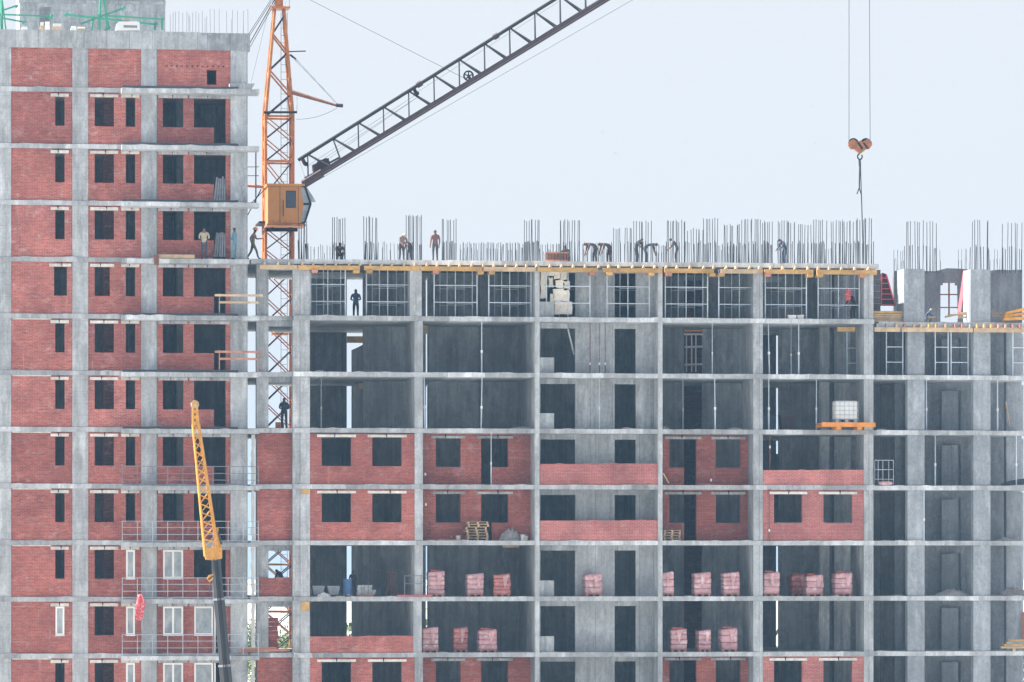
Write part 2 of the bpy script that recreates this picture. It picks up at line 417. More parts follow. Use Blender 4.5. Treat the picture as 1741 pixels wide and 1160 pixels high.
# ================================================================== LEFT TOWER
tower = thing('apartment_tower', 'tall unfinished tower with red brick panels between grey concrete columns, at left', 'building', (X(210), 7, 0))
TX0, TX1 = X(-60), X(422)
TCOL = [(-40, 19), (123, 150), (240, 267), (392, 421)]
TPAN = [(19, 123), (150, 240), (267, 392)]
HEAD, SILL = 0.375, 1.09
for k in range(-2, 11):
    slab('slab', TX0, TX1, -0.05, 13.6, Zk(k), 'concrete_slab', tower)
for k in range(-2, 11):
    zb, zt = Zk(k) + ST, Zk(k + 1) - ST
    if k == -2: zb = 0
    if k == 10: zt = Zp(200, 83)
    for a, b in TCOL:
        box('column', X(a), X(b), 0.0, 0.55, zb, zt, 'concrete' if a < 200 else 'concrete_wall', tower)  # balcony-side columns get darker concrete, painting in their shade
    for a, b in ((30, 52), (300, 325)):     # inner cross walls keep the rooms dark
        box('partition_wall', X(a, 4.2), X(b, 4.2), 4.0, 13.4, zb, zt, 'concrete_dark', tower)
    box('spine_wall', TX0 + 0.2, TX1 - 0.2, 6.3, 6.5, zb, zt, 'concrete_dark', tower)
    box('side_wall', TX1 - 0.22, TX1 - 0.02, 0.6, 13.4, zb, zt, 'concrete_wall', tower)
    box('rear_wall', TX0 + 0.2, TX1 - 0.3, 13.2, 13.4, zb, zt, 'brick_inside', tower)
    z1 = Zk(k + 1) - HEAD
    z0 = Zk(k) + SILL
    for pi, (a, b) in enumerate(TPAN):
        holes = []      # (px0, px1, kind)
        if k == 10:
            if pi == 2: holes = [(352, 368, 'small')]
        elif pi == 0: holes = [(92, 114, 'w')] if k == 6 else [(94, 110, 'w')]
        elif pi == 1: holes = [(161, 187 if k == 6 else 194, 'w'), (214, 230, 'w')]
        else: holes = [(277, 312, 'w'), (330, 384, 'd')]
        H = []
        for h0, h1, t in holes:
            if t == 'small': H.append((X(h0), X(h1), Zp(360, 144), Zp(360, 119)))
            else:
                H.append((X(h0), X(h1), z0, z1))
                if t == 'd': H.append((X(364), X(384), zb - 1, z0 + 0.01))
        if k == 10 and pi == 2:     # a row of putlog holes
            for q in range(12):
                hx = X(282 + q * 8.8); H.append((hx, hx + 0.07, Zp(330, 114), Zp(330, 111.5)))
        w = wall_holes('brick_wall', X(a), X(b), 0.06, 0.44, zb, zt, H, 'brick' if k > 3 else 'brick_clean_dim', tower)
        for h0, h1, t in holes:
            if t == 'small': continue
            lx0, lx1 = X(max(a + 1, h0 - 8)), X(min(b - 1, h1 + 7))
            xm = lx0 + (lx1 - lx0) * random.uniform(0.4, 0.6)
            lm = 'lintel' if pi < 2 else 'concrete_pale'
            fwd = random.uniform(0.0, 0.015)
            for q0, q1 in ((lx0, xm - 0.02), (xm + 0.02, lx1)):
                box('lintel', q0, q1, -0.005 - fwd, 0.07, z1 + 0.002, z1 + 0.16 + random.uniform(-.01, .01), lm, w)
            box('hanger', xm - 0.03, xm + 0.03, -0.03, 0.05, z1 + 0.10, z1 + 0.22, 'rubber', w)
        if pi == 0 and k in (-1, 1, 2, 3, 4, 5):   # strip of pale render under the slab
            box('render_strip', X(a + 2), X(b - 36), 0.03, 0.07, zt - 0.06, zt - 0.004, 'lintel', w)
    # red brick partition seen behind the wider window
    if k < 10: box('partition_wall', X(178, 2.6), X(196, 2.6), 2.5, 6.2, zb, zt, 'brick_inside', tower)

def pvc_window(parent, x0, x1, z0, z1, sashes, y=0.09, mat='film_pane'):
    t = 0.105
    xs = [x0 + t * 1.0 + (x1 - x0 - t) * i / sashes for i in range(sashes + 1)]
    H = [(xs[i], xs[i + 1] - t, z0 + t, z1 - t) for i in range(sashes)]
    f = wall_holes('window', x0 + 0.01, x1 - 0.01, y, y + 0.07, z0 + 0.01, z1 - 0.01, H, 'upvc', parent)
    for h in H: box('pane', h[0] - 0.01, h[1] + 0.01, y + 0.03, y + 0.045, h[2] - 0.01, h[3] + 0.01, mat, f)
    box('sill', x0, x1, y - 0.12, y + 0.02, z0 - 0.035, z0 + 0.005, 'upvc', f)
for k, names in ((1, 'BC'), (0, 'ABCD'), (-1, 'BCD'), (-2, 'ABCD')):
    zz0, zz1 = Zk(k) + SILL, Zk(k + 1) - HEAD
    if 'A' in names: pvc_window(tower, X(94), X(110), zz0, zz1, 1)
    if 'B' in names: pvc_window(tower, X(214), X(230), zz0, zz1, 1)
    if 'C' in names: pvc_window(tower, X(277), X(312), zz0, zz1, 2)
    if 'D' in names:
        pvc_window(tower, X(330), X(363), zz0, zz1, 1)
        box('door_frame', X(364.5), X(367), 0.14, 0.21, Zk(k) + ST, zz1 - 0.01, 'upvc', tower)

# balconies with their fittings
BX0, BX1 = X(207, -1.3), X(441, -1.3)
BDZ = -0.11
for k in range(-2, 11):
    mt = 'concrete_slab'
    x1 = BX1 if k != 7 else X(424, -1.3)
    slab('balcony_slab', BX0, x1, -1.3, -0.055, Zk(k) + BDZ, mt, tower, half=0.115, jit=0.014)
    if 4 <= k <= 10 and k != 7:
        box('dark_edge_strip', BX0 + 0.05, X(405, -1.2), -1.22, -1.16, Zk(k) + BDZ + 0.125, Zk(k) + BDZ + 0.25, 'blue_black', tower)  # narrow near-black strip standing along the slab's front edge
    if k in (-2, -1, 0, 1, 2, 3):
        zb = Zk(k) + BDZ + 0.125
        rail = thing('balcony_railing', {3: 'thin dark steel railing on the tower balcony, topmost of the railings', 2: 'grey steel railing on the tower balcony behind the yellow lattice jib', 1: 'grey steel railing on the tower balcony below the topmost white windows', 0: 'grey steel railing on the balcony under the red and white cloth', -1: 'grey steel railing on the balcony cut off by the picture bottom', -2: 'grey steel railing on the balcony below the picture'}[k], 'railing', (BX0, -1.2, zb), group='tower balcony railings')
        for hgt in ((0.08, 0.42, 0.78, 1.12) if k < 3 else (0.3, 0.65, 1.02)):
            bar('rail', (BX0 + 0.03, -1.2, zb + hgt), (BX1 - 0.05, -1.2, zb + hgt), 0.018, 'rail_steel' if k == 3 else 'galvanised', rail)
        nb = 9
        for i in range(nb + 1):
            xx = BX0 + 0.03 + (BX1 - BX0 - 0.08) * i / nb
            bar('post', (xx, -1.2, zb), (xx, -1.2, zb + 1.12 if k < 3 else zb + 1.02), 0.02, 'rail_steel' if k == 3 else 'galvanised', rail)
        for yy in (-0.7,):
            bar('rail', (BX0 + 0.03, -1.2, zb + 1.1), (BX0 + 0.03, -0.06, zb + 1.1), 0.018, 'galvanised', rail)
# roof edge beam, core and upper clutter
ZR0, ZR1 = Zp(200, 83), Zp(200, 53)
box('edge_beam', TX0, X(341), -0.06, 0.6, ZR0, ZR1, 'concrete_pale', tower)
box('edge_beam', X(341), X(425), -0.05, 0.6, ZR0 - 0.02, ZR1 - 0.03, 'concrete_dark', tower)
box('roof_slab', TX0, TX1, 0.6, 13.5, ZR0, ZR0 + 0.3, 'concrete_slab', tower)
CYF = 4.0
core_h = [(X(67, CYF), X(86, CYF), ZR0, Zp(76, 12, CYF))]
wall_holes('core_wall', X(33, CYF), X(281, CYF), CYF, CYF + 0.25, ZR0 + 0.3, Zp(150, -60, CYF), core_h, 'concrete', tower)
box('core_wall', X(33, CYF), X(33, CYF) + 0.25, CYF + 0.25, 11, ZR0 + 0.3, Zp(150, -60, CYF), 'concrete', tower)
box('core_wall', X(281, CYF) - 0.25, X(281, CYF), CYF + 0.25, 11, ZR0 + 0.3, Zp(150, -60, CYF), 'concrete', tower)
box('core_wall', X(33, CYF), X(281, CYF), 11, 11.25, ZR0 + 0.3, Zp(150, -60, CYF), 'concrete', tower)
box('core_beam', X(33, CYF) - 0.03, X(281, CYF) + 0.03, CYF - 0.05, CYF + 0.3, Zp(150, 6, CYF), Zp(150, 1, CYF), 'concrete_pale', tower)

# ================================================================== MAIN FRAME BUILDING
main = thing('concrete_building', 'long grey concrete frame building under construction with open floors and a few brick bays', 'building', (X(990), 7, 0))
MX0, MX1 = X(499), X(1485)
DEPTH = 13.8
LY = 1.7                 # loggia back wall
CYW = 1.5                # stair core wall
SP = 6.3                 # spine wall
for k in range(-2, 8):
    x0 = X(424, 0.5) if k != 7 else X(440, 0)
    slab('slab', X(499), X(1494 if k == 7 else 1486), -0.04, DEPTH, Zk(k), 'concrete_slab', main)
    # link slab beside the tower
    slab('link_slab', X(425, 0.6) + 0.02, X(499), 0.6 if k < 7 else 0.0, DEPTH - 1.0, Zk(k), 'concrete_slab', main)

def infill(x0p, x1p, y0, k, holes, mat='brick_clean_dim', lint=('lintel', True), depth=0.3, top=None):
    """brick wall between slabs with openings; holes = list of (px0, px1, 'w'|'d', doorpx0, doorpx1)"""
    zb, zt = Zk(k) + ST, Zk(k + 1) - ST
    z1, z0 = Zk(k + 1) - 0.36, Zk(k) + 1.1
    H = []
    for h in holes:
        H.append((X(h[0], y0), X(h[1], y0), z0, z1))
        if h[2] == 'd': H.append((X(h[3], y0), X(h[4], y0), zb - 1, z0 + .01))
    w = wall_holes('brick_wall', X(x0p, y0), X(x1p, y0), y0, y0 + depth, zb, zt - (top or 0), H, mat, main)
    for h in holes:
        l0, l1 = X(h[0] - 8, y0), X(h[1] + 8, y0)
        xm = (l0 + l1) / 2 + random.uniform(-0.2, 0.2)
        if lint[1]:
            for q0, q1 in ((l0, xm - 0.025), (xm + 0.025, l1)):
                box('lintel', q0, q1, y0 - 0.07, y0 + 0.02, z1 + 0.002, z1 + 0.14, lint[0], w)
            box('hanger', xm - 0.03, xm + 0.03, y0 - 0.085, y0, z1 + 0.06, z1 + 0.22, 'rubber', w)
    return w
def parapet(x0p, x1p, y0, k, h, mat='brick_fresh'):
    """low brick wall whose top course is uneven"""
    x0, x1 = X(x0p, y0), X(x1p, y0)
    zb = Zk(k) + ST
    n = int((x1 - x0) / 0.26)
    V, Fc = [], []
    rnd = random.Random(int(x0p * 3 + k))
    step = rnd.randint(2, n - 3)
    for i in range(n + 1):
        x = x0 + (x1 - x0) * i / n
        hh = h + (0.0 if i < step else 0.03) + (rnd.random() ** 9) * 0.05
        V += [(x, y0, zb), (x, y0, zb + hh), (x, y0 + 0.26, zb + hh), (x, y0 + 0.26, zb)]
    for i in range(n):
        a = i * 4
        for j in range(3): Fc.append((a + j, a + 4 + j, a + 5 + j, a + 1 + j))
    Fc += [(3, 2, 1, 0), (n * 4, n * 4 + 1, n * 4 + 2, n * 4 + 3)]
    Fc = [tuple(f) for f in Fc]
    return mesh('parapet', V, Fc, mat, main, ((x0 + x1) / 2, y0, zb))

for k in range(-2, 7):
    zb, zt = Zk(k) + ST, Zk(k + 1) - ST
    if k == -2: zb = 0.0
    C = 'concrete'
    # front columns and cross walls
    box('column', X(498), X(511), 0.10, 0.6, zb, zt, C, main)
    box('column', X(511), X(527), 0.02, 0.6, zb, zt, C, main)
    b0, b1 = (705, 719)
    if k == 6: b0, b1 = 697, 717
    elif k == 0: b0, b1 = 703, 717
    box('cross_wall', X(b0), X(b1), 0.01, 4.2 if k in (4, 5, 0, 1) else 1.2, zb, zt, 'concrete_wall', main)
    box('cross_wall', X(909), X(917), -0.075, SP, zb - ST * 2 if k > -2 else 0, zt - 0.005, 'concrete_pale', main)
    box('cross_wall', X(1118.5), X(1126), -0.075, SP, zb - ST * 2 if k > -2 else 0, zt - 0.005, 'concrete_pale', main)
    box('cross_wall', X(1281), X(1297), 0.01, 3.2, zb, zt, 'concrete_wall', main)
    box('column', X(1469), X(1485), 0.01, 2.2, zb, zt, 'concrete_wall', main)
    # inner columns of the last bay
    box('inner_column', X(1393, 4.0), X(1410, 4.0), 4.0, 4.5, zb, zt, 'concrete_pale', main)
    box('inner_column', X(1418, 5.0), X(1446, 5.0), 5.0, 5.4, zb, zt, 'concrete_pale', main)
    # spine and rear walls
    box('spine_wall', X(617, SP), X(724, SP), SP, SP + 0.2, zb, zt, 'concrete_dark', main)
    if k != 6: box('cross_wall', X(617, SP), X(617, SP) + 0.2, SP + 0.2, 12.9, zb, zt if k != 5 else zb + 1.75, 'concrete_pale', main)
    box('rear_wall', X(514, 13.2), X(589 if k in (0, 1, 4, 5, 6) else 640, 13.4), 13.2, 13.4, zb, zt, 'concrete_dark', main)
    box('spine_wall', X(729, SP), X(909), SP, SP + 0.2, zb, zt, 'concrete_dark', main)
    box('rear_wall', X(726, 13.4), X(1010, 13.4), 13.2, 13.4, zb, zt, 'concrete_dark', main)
    # stair core bay: wall with two doorways, a pale box beside the left one
    hz = zt - 0.28
    wall_holes('core_wall', X(917), X(1119), CYW, CYW + 0.2, zb, zt, [(X(919, CYW), X(978, CYW), zb - 1, hz), (X(1045, CYW), X(1081, CYW), zb - 1, hz)], 'concrete_pale' if k > 3 else 'concrete_wall', main)
    box('duct_box', X(917.3), X(942, .5), .5, 1.2, zb, zb + 0.86, 'concrete_pale', main)
    box('spine_wall', X(917), X(1119), SP, SP + 0.2, zb, zt, 'concrete_dark', main)
    # fourth and fifth bays
    box('spine_wall', X(1126), X(1163, SP), SP, SP + 0.2, zb, zt, 'concrete_dark', main)
    box('spine_wall', X(1194, SP), X(1296, SP), SP, SP + 0.2, zb, zt, 'concrete_dark', main)
    if k != 6: box('spine_wall', X(1324, SP), X(1486, SP), SP, SP + 0.2, zb, zt, 'concrete_dark', main)
    else: box('spine_wall', X(1330, SP), X(1486, SP), SP, SP + 0.2, zb, zt, 'concrete_wall', main)
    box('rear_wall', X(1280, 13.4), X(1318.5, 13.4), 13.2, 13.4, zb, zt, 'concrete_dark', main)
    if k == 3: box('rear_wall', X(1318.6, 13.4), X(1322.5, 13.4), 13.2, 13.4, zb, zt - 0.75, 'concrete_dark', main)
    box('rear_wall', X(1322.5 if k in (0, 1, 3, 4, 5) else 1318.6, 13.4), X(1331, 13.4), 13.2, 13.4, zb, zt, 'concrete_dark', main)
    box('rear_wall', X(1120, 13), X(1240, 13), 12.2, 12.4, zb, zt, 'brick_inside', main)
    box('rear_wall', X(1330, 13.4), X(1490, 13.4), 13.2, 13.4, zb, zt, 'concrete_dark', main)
    # link bay beside the tower: pier, jamb and side wall, open to the rear
    box('pier', X(436, 0.9), X(456.5, 0.9), 0.9, 1.5, zb, zt, 'concrete_wall', main)
    box('beam', X(456.5, 0.9), X(498, 0.9), 0.9, 1.4, zt - 0.30, zt, 'concrete_dark', main)

# infill bricks of the lower storeys
for k in (3, 2, -1, -2):
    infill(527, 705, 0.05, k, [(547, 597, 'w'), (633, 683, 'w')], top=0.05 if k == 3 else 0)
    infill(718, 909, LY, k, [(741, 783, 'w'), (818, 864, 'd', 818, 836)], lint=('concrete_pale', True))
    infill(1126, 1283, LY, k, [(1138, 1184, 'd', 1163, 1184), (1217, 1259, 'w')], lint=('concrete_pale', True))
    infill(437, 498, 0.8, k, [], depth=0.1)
for k in (2, -1, -2):
    infill(1297, 1469, 0.05, k, [(1316, 1364, 'w'), (1400, 1449, 'w')], mat='brick_fresh')
parapet(918, 1118.5, 0.03, 3, 1.12)
parapet(918, 1118.5, 0.03, 2, 1.08)
parapet(1297, 1469, 0.03, 3, 0.82)
parapet(527, 703, 0.03, 0, 0.88, 'brick')
parapet(440, 498, 0.78, 1, 1.0, 'brick')
# dry seams and pale spill bits: orange packing on the left column
for k, a, b, h in ((2, 512, 526, 0.28), (0, 512, 526, 0.5)):
    zt = Zk(k + 1) - ST
    box('packing_board', X(a), X(b), -0.02, 0.015, zt - h, zt - 0.02, 'yellow_timber', main)

# pale insulation board standing in the joint beside the tower
for k in range(-1, 4):
    rnd = random.Random(k)
    zb, zt = Zk(k) + ST, Zk(k + 1) - ST
    n = 14
    pts = [(X(427 + rnd.uniform(-0.9, 1.6), 0.75), zb + 0.02 + (zt - zb - 0.12) * i / n) for i in range(n + 1)]
    ptr = [(X(433.5 + rnd.uniform(-1.2, 0.5), 0.75), z) for _, z in pts]
    prism_y('insulation_board', [(x, z) for x, z in ptr] + [(x, z) for x, z in reversed(pts)], 0.75, 0.82, 'foam', main)

# ================================================================== RIGHT WING
wing = thing('building_wing', 'lower grey concrete wing with thin floors and bare columns, at right edge', 'building', (X(1650), 7, 0))
WY = 0.25
WX0, WX1 = MX1 + 0.05, X(1752, WY)
for k in range(-2, 7):
    slab('slab', WX0 + (0.3 if k == 6 else 0.0), WX1, WY, DEPTH, Zk(k) - (0.12 if k == 6 else 0.0), 'concrete_slab', wing)
for k in range(-2, 7):
    zb, zt = Zk(k) + ST, Zk(k + 1) - ST
    if k == -2: zb = 0.0
    if k == 5: zt = Zk(6) - 0.12 - ST
    if k == 6: zb, zt = Zk(6) - 0.12 + ST, Zp(1600, 457)
    top = 0.0
    box('column', X(1543 if k < 6 else 1537, WY + 0.1), X(1572, WY + 0.1), WY + 0.1, WY + (1.85 if k == 6 else 0.7), zb, zt, 'concrete_wing', wing)
    box('column', X(1655 if k < 6 else 1650, WY + 0.1), X(1684, WY + 0.1), WY + 0.1, WY + (1.85 if k == 6 else 0.7), zb, zt, 'concrete_wing', wing)
    if k < 6:
        box('rear_column', X(1711, 3.2), X(1737, 3.2), 3.2, 3.8, zb, zt, 'concrete_wing', wing)
        wall_holes('spine_wall', X(1540, 5.0), X(1712, 5.0), 5.0, 5.2, zb, zt, [(X(1628, 5), X(1633, 5), zb - 1, zt - 0.4)], 'concrete_wing', wing)
        box('wall_panel', X(1601, 4.4), X(1629, 4.4), 4.4, 4.6, zb, zt - 0.45, 'concrete_wing', wing)
        box('wall_panel', X(1521, 5.4), X(1544, 5.4), 5.4, 5.6, zb, zt, 'concrete_wing', wing)
        box('spine_wall', WX0, X(1740, 7.2), 7.2, 7.4, zb, zt, 'concrete_pale', wing)
        box('rear_wall', WX0, X(1736, 13.3), 13.2, 13.4, zb, zt, 'concrete_dark', wing)
# topmost rear wall of the wing, with its window hole and broken top
zb = Zk(6) - 0.12 + ST
YT = 5.0
n = 22
pts = []
rnd = random.Random(4)
for i in range(n + 1):
    px = 1738 - (1738 - 1520) * i / n
    pts.append((X(px, YT), Zp(px, 460 + rnd.uniform(-1.6, 1.6) - (2.5 if 1600 < px < 1640 else 0), YT)))
x0_, x1_ = X(1520, YT), X(1738, YT)
wall_holes('upper_wall', x0_, x1_, YT, YT + 0.25, zb, Zp(1600, 463, YT), [(X(1599, YT), X(1629, YT), zb + 0.05, Zp(1610, 485, YT)), (X(1603, YT), X(1625, YT), zb + 0.5, Zp(1610, 481, YT))], 'concrete_shaded', wing)
prism_y('wall_crown', [(x1_, Zp(1600, 463, YT)), *pts, (x0_, Zp(1600, 463, YT))][::-1], YT, YT + 0.25, 'concrete_shaded', wing)
box('upper_wall', X(1537, YT), X(1537, YT) + 0.25, YT + 0.25, YT + 3, zb, Zp(1600, 463, YT), 'concrete_shaded', wing)
for px in (1613.5,): bar('window_bar', P(px, 535, YT + .1), P(px, 481, YT + .1), 0.05, 'rust', wing)
for py in (501, 523): bar('window_bar', P(1599, py, YT + .1), P(1629, py, YT + .1), 0.035, 'rust', wing)

# ================================================================== formwork of the two decks
ORD = ['first', 'second', 'third', 'fourth', 'fifth', 'sixth', 'seventh', 'eighth', 'ninth', 'tenth', 'eleventh', 'twelfth', 'thirteenth', 'fourteenth', 'fifteenth', 'sixteenth', 'seventeenth', 'eighteenth', 'nineteenth', 'twentieth', 'twenty-first', 'twenty-second', 'twenty-third', 'twenty-fourth', 'twenty-fifth', 'twenty-sixth', 'twenty-seventh', 'twenty-eighth']
SEG7 = [(442, 505, 'timber'), (507, 612, 'yellow_timber'), (619, 713, 'yellow_timber'), (716, 820, 'yellow_timber'), (822, 911, 'timber'), (914, 1017, 'yellow_timber'), (1025, 1126, 'yellow_timber'), (1130, 1214, 'yellow_timber'), (1226, 1297, 'timber'), (1300, 1383, 'yellow_timber'), (1389, 1491, 'yellow_timber')]
def py7(px): return 443.5 + (px - 500) * 0.0088
FY = -0.28
for i, (a, b, mt) in enumerate(SEG7):
    c = (a + b) / 2
    o = box('formwork_beam', X(a, FY), X(b, FY), FY, FY + 0.16, Zp(c, py7(c) + 15, FY), Zp(c, py7(c) + 7.5, FY), mt)
    tag(o, '%s formwork beam from the tower crane under the long deck edge' % ORD[i], 'beam', 'formwork beams of the long deck')
zj = Zk(7) - ST
rnd = random.Random(11)
px = 450
while px < 1492:
    c = px
    z0 = Zp(c, py7(c) + 7.3, FY)
    x = X(px, FY - 0.2)
    wj = 0.065
    h = Zp(c, py7(c) + 2.2, FY) - z0
    t = rnd.uniform(-0.03, 0.05)
    o = prism_y('formwork_joist', [(x - wj, z0), (x + wj, z0), (x + wj * 0.7 + t, z0 + h), (x - wj * 0.2 + t, z0 + h)], FY - 0.12, -0.06, 'timber')
    tag(o, 'short timber joist end on the yellow beams at the long deck edge', 'joist', 'joist ends along the long deck')
    px += rnd.choice((17.5, 19, 20.5, 22.5))
for i, px in enumerate((535, 606, 628, 741, 817, 836, 1007, 1036, 1107, 1137, 1211, 1226, 1305, 1377, 1394, 1466)):
    o = box('formwork_bearer', X(px - 5, FY), X(px + 5, FY), FY - 0.14, FY + 0.6, Zp(px, py7(px) + 20, FY), Zp(px, py7(px) + 15, FY) - 0.003, 'yellow_timber' if i % 3 else 'timber_red')
    tag(o, '%s stub of the cross bearers from the tower crane, under the long deck beams' % ORD[i], 'bearer', 'cross bearers under the long deck')
# plywood sheet under the deck
for i, (a, b) in enumerate(((500, 704), (720, 907), (919, 1117), (1128, 1280), (1298, 1468))):
    o = box('plywood_sheet', X(a, 0.3), X(b, 0.3), 0.05, 5.8, Zk(7) - ST - 0.075, Zk(7) - ST - 0.012, 'plywood')
    tag(o, 'dark plywood deck form over the %s bay of the shored storey' % ORD[i], 'plywood', 'plywood deck forms')
# shoring frames of the top storey
def shoring(name, a, b, Y, zb, zt, label, mat='shore_steel', group='shoring frames', led=(0.30, 0.64), r=0.033, mid=False):
    t = thing(name, label, 'scaffold', (X((a + b) / 2, Y), Y, zb), group=group)
    h = zt - zb
    for px in (a, b):
        bar('post', (X(px, Y), Y, zb), (X(px, Y), Y, zt), r, mat, t, n=8)
        box('head_plate', X(px, Y) - 0.08, X(px, Y) + 0.08, Y - 0.08, Y + 0.08, zt - 0.02, zt, mat, t)
        box('base_plate', X(px, Y) - 0.08, X(px, Y) + 0.08, Y - 0.08, Y + 0.08, zb, zb + 0.02, mat, t)
    if mid: bar('post', (X((a + b) / 2, Y), Y + 0.09, zb), (X((a + b) / 2, Y), Y + 0.09, zt), r * 0.7, mat, t, n=8)
    for f in led: bar('ledger', (X(a, Y), Y, zb + h * f), (X(b, Y), Y, zb + h * f), r * 0.8, mat, t, n=8)
    return t
zb6, zt6 = Zk(6) + ST, Zk(7) - ST - 0.08
FR6 = [(528, 587), (623, 696), (738, 811), (831, 903), (929, 1003), (1032, 1104), (1131, 1203), (1222, 1293), (1301, 1371), (1391, 1461)]
for i, (a, b) in enumerate(FR6):
    shoring('shoring_frame', a, b, 0.75, zb6, zt6, '%s front shoring frame from the tower crane in the shored top storey' % ORD[i], r=0.036, mid=True)
    shoring('shoring_frame', a + 22, b - 8, 2.3, zb6, zt6, '%s inner shoring frame from the tower crane, behind the front row' % ORD[i], r=0.028, group='inner shoring frames')
    shoring('shoring_frame', a + 10, b - 22, 4.0, zb6, zt6, '%s rearmost shoring frame from the tower crane, deep in the shored storey' % ORD[i], r=0.024, group='rear shoring frames')
# wing deck formwork
def py6(px): return 547 + (px - 1485) * 0.006
for i, (a, b, mt) in enumerate(((1424, 1454, 'yellow_timber'), (1487, 1531, 'timber'), (1533, 1654, 'timber'), (1656, 1750, 'timber'))):
    Yb = -0.02 if i else 0.6
    c = (a + b) / 2
    o = box('formwork_beam', X(a, Yb), X(b, Yb), Yb, Yb + 0.15, Zp(c, py6(c) + 17, Yb), Zp(c, py6(c) + 9.5, Yb), mt)
    tag(o, ['short formwork beam end seen between the last two columns of the long building', 'short formwork beam beside the corner column under the wing deck', 'long formwork beam under the middle of the wing deck', 'formwork beam under the right end of the wing deck'][i], 'beam', 'formwork beams of the wing deck')
rnd = random.Random(5)
px = 1492
while px < 1745:
    z0 = Zp(px, py6(px) + 9.3, -0.05)
    o = box('formwork_joist', X(px, -0.05) - 0.05, X(px, -0.05) + 0.05, -0.15, 0.24, z0, z0 + 0.2, rnd.choice(['timber', 'timber_red', 'timber_grey', 'yellow_timber']))
    tag(o, 'short timber joist end on the beams at the wing deck edge', 'joist', 'joist ends along the wing deck')
    px += rnd.choice((12, 14, 16))
zb5, zt5 = Zk(5) + ST, Zp(1600, 563, 0.8)
for i, (a, b) in enumerate(((1507, 1535), (1617, 1646), (1722, 1756), (1590, 1612), (1440, 1466))):
    shoring('shoring_frame', a, b, 0.9 if i < 4 else 2.6, zb5, zt5, ['shoring frame beside the corner column under the wing deck', 'shoring frame between the two wing columns', 'shoring frame at the right end under the wing deck', 'narrow shoring frame behind the middle of the wing', 'shoring frame seen between the last columns under the short beam'][i])
# ================================================================== steel props in open storeys
def prop(px, k, Y, label, r=0.032, lean=0.0, frac=0.42, mat='shore_steel'):
    zb, zt = Zk(k) + ST, Zk(k + 1) - ST
    t = thing('steel_prop', label, 'prop', (X(px, Y), Y, zb), group='steel props')
    x = X(px, Y)
    zm = zb + (zt - zb) * frac
    bar('outer_tube', (x, Y, zb + 0.012), (x + lean * frac, Y, zm), r * 1.25, mat, t, n=8)
    bar('inner_tube', (x + lean * frac, Y, zm), (x + lean, Y, zt - 0.012), r * 0.85, mat, t, n=8)
    bar('collar', (x + lean * frac, Y, zm - 0.06), (x + lean * frac, Y, zm + 0.08), r * 2.0, 'white_paint', t, n=8)
    box('base_plate', x - 0.08, x + 0.08, Y - 0.08, Y + 0.08, zb, zb + 0.012, mat, t)
    box('head_plate', x + lean - 0.08, x + lean + 0.08, Y - 0.08, Y + 0.08, zt - 0.012, zt, mat, t)
for a in ((819, 5, 0.7, 'steel prop in the middle of the second bay, two storeys below the deck'), (818, 4, 0.7, 'steel prop in the middle of the second bay, above the brick storeys', .032, .05),
          (722, 4, 0.5, 'pale steel prop close beside the second column above the brick storeys', .035, -.03), (546, 4, 3.0, 'thin prop in the dark first bay above the brick windows', .024),
          (835, 3, 0.6, 'slim prop before the balcony door of the upper brick storey', .024), (723, 3, 0.5, 'rusty prop beside the second column in the upper brick storey', .026, 0, .2, 'rust'), (724, 2, 0.5, 'rusty prop beside the second column in the lower brick storey', .026, 0, .7, 'rust'),
          (1161, 4, 3.0, 'thin prop beside the brownish doorway above the brick storeys', .022), (1216, 4, 0.6, 'pale steel prop right of the brownish doorway above the brick storeys', .034, -.03), (1211, 5, 1.0, 'thin prop right of the sunlit ladder frame', .022),
          (1209, 3, 0.5, 'rusty prop before the brick pier of the fourth bay', .024, 0, .1, 'rust'), (1308, 5, 0.5, 'pale prop just right of the fifth bay column, two storeys below the deck', .034, -.06), (1307, 4, 0.5, 'pale prop just right of the fifth bay column, beside the dark bins', .034),
          (1358, 5, 0.8, 'steel prop in the fifth bay left of the inner columns', .032), (1345, 5, 2.6, 'thin dim prop deep in the fifth bay', .024), (1388, 4, 0.8, 'prop left of the inner columns in the white tank storey', .026), (1309, 3, 0.4, 'rusty prop before the low brick parapet of the fifth bay', .024, 0, .75, 'rust'), (1308, 2, -0.06 + .05, 'dark pipe prop before the brick bay with two windows at right', .022, 0, .2, 'rust'),
          (1590, 3, 0.9, 'pale prop between the two wing columns, upper bare storey', .034), (1575, 4, 0.8, 'pale prop touching the first wing column below the shored storey', .03), (1571, 2, 0.3, 'prop against the first wing column, lower bare storey', .026), (1696, 4, 0.9, 'pale prop right of the second wing column below the shored storey', .034), (1728, 3, 0.8, 'prop near the right end of the wing beside dark sheeting', .03)):
    prop(*a)
for px, lab in ((1003, 'left thin rusty prop before the pale stair core wall'), (1019, 'middle thin rusty prop before the pale stair core wall'), (1029, 'right thin rusty prop before the pale stair core wall')):
    prop(px, 5, 1.1, lab, .02, 0, .2, 'rust')
prop(1019, 4, 1.1, 'slim steel prop before the stair core wall above the brick storeys', .022)
o = bar('batten', P(965, 557, 2.0), P(976, 603, 2.0), 0.055, 'foam', n=4)
tag(o, 'pale batten leaning in the left doorway of the stair core', 'batten')

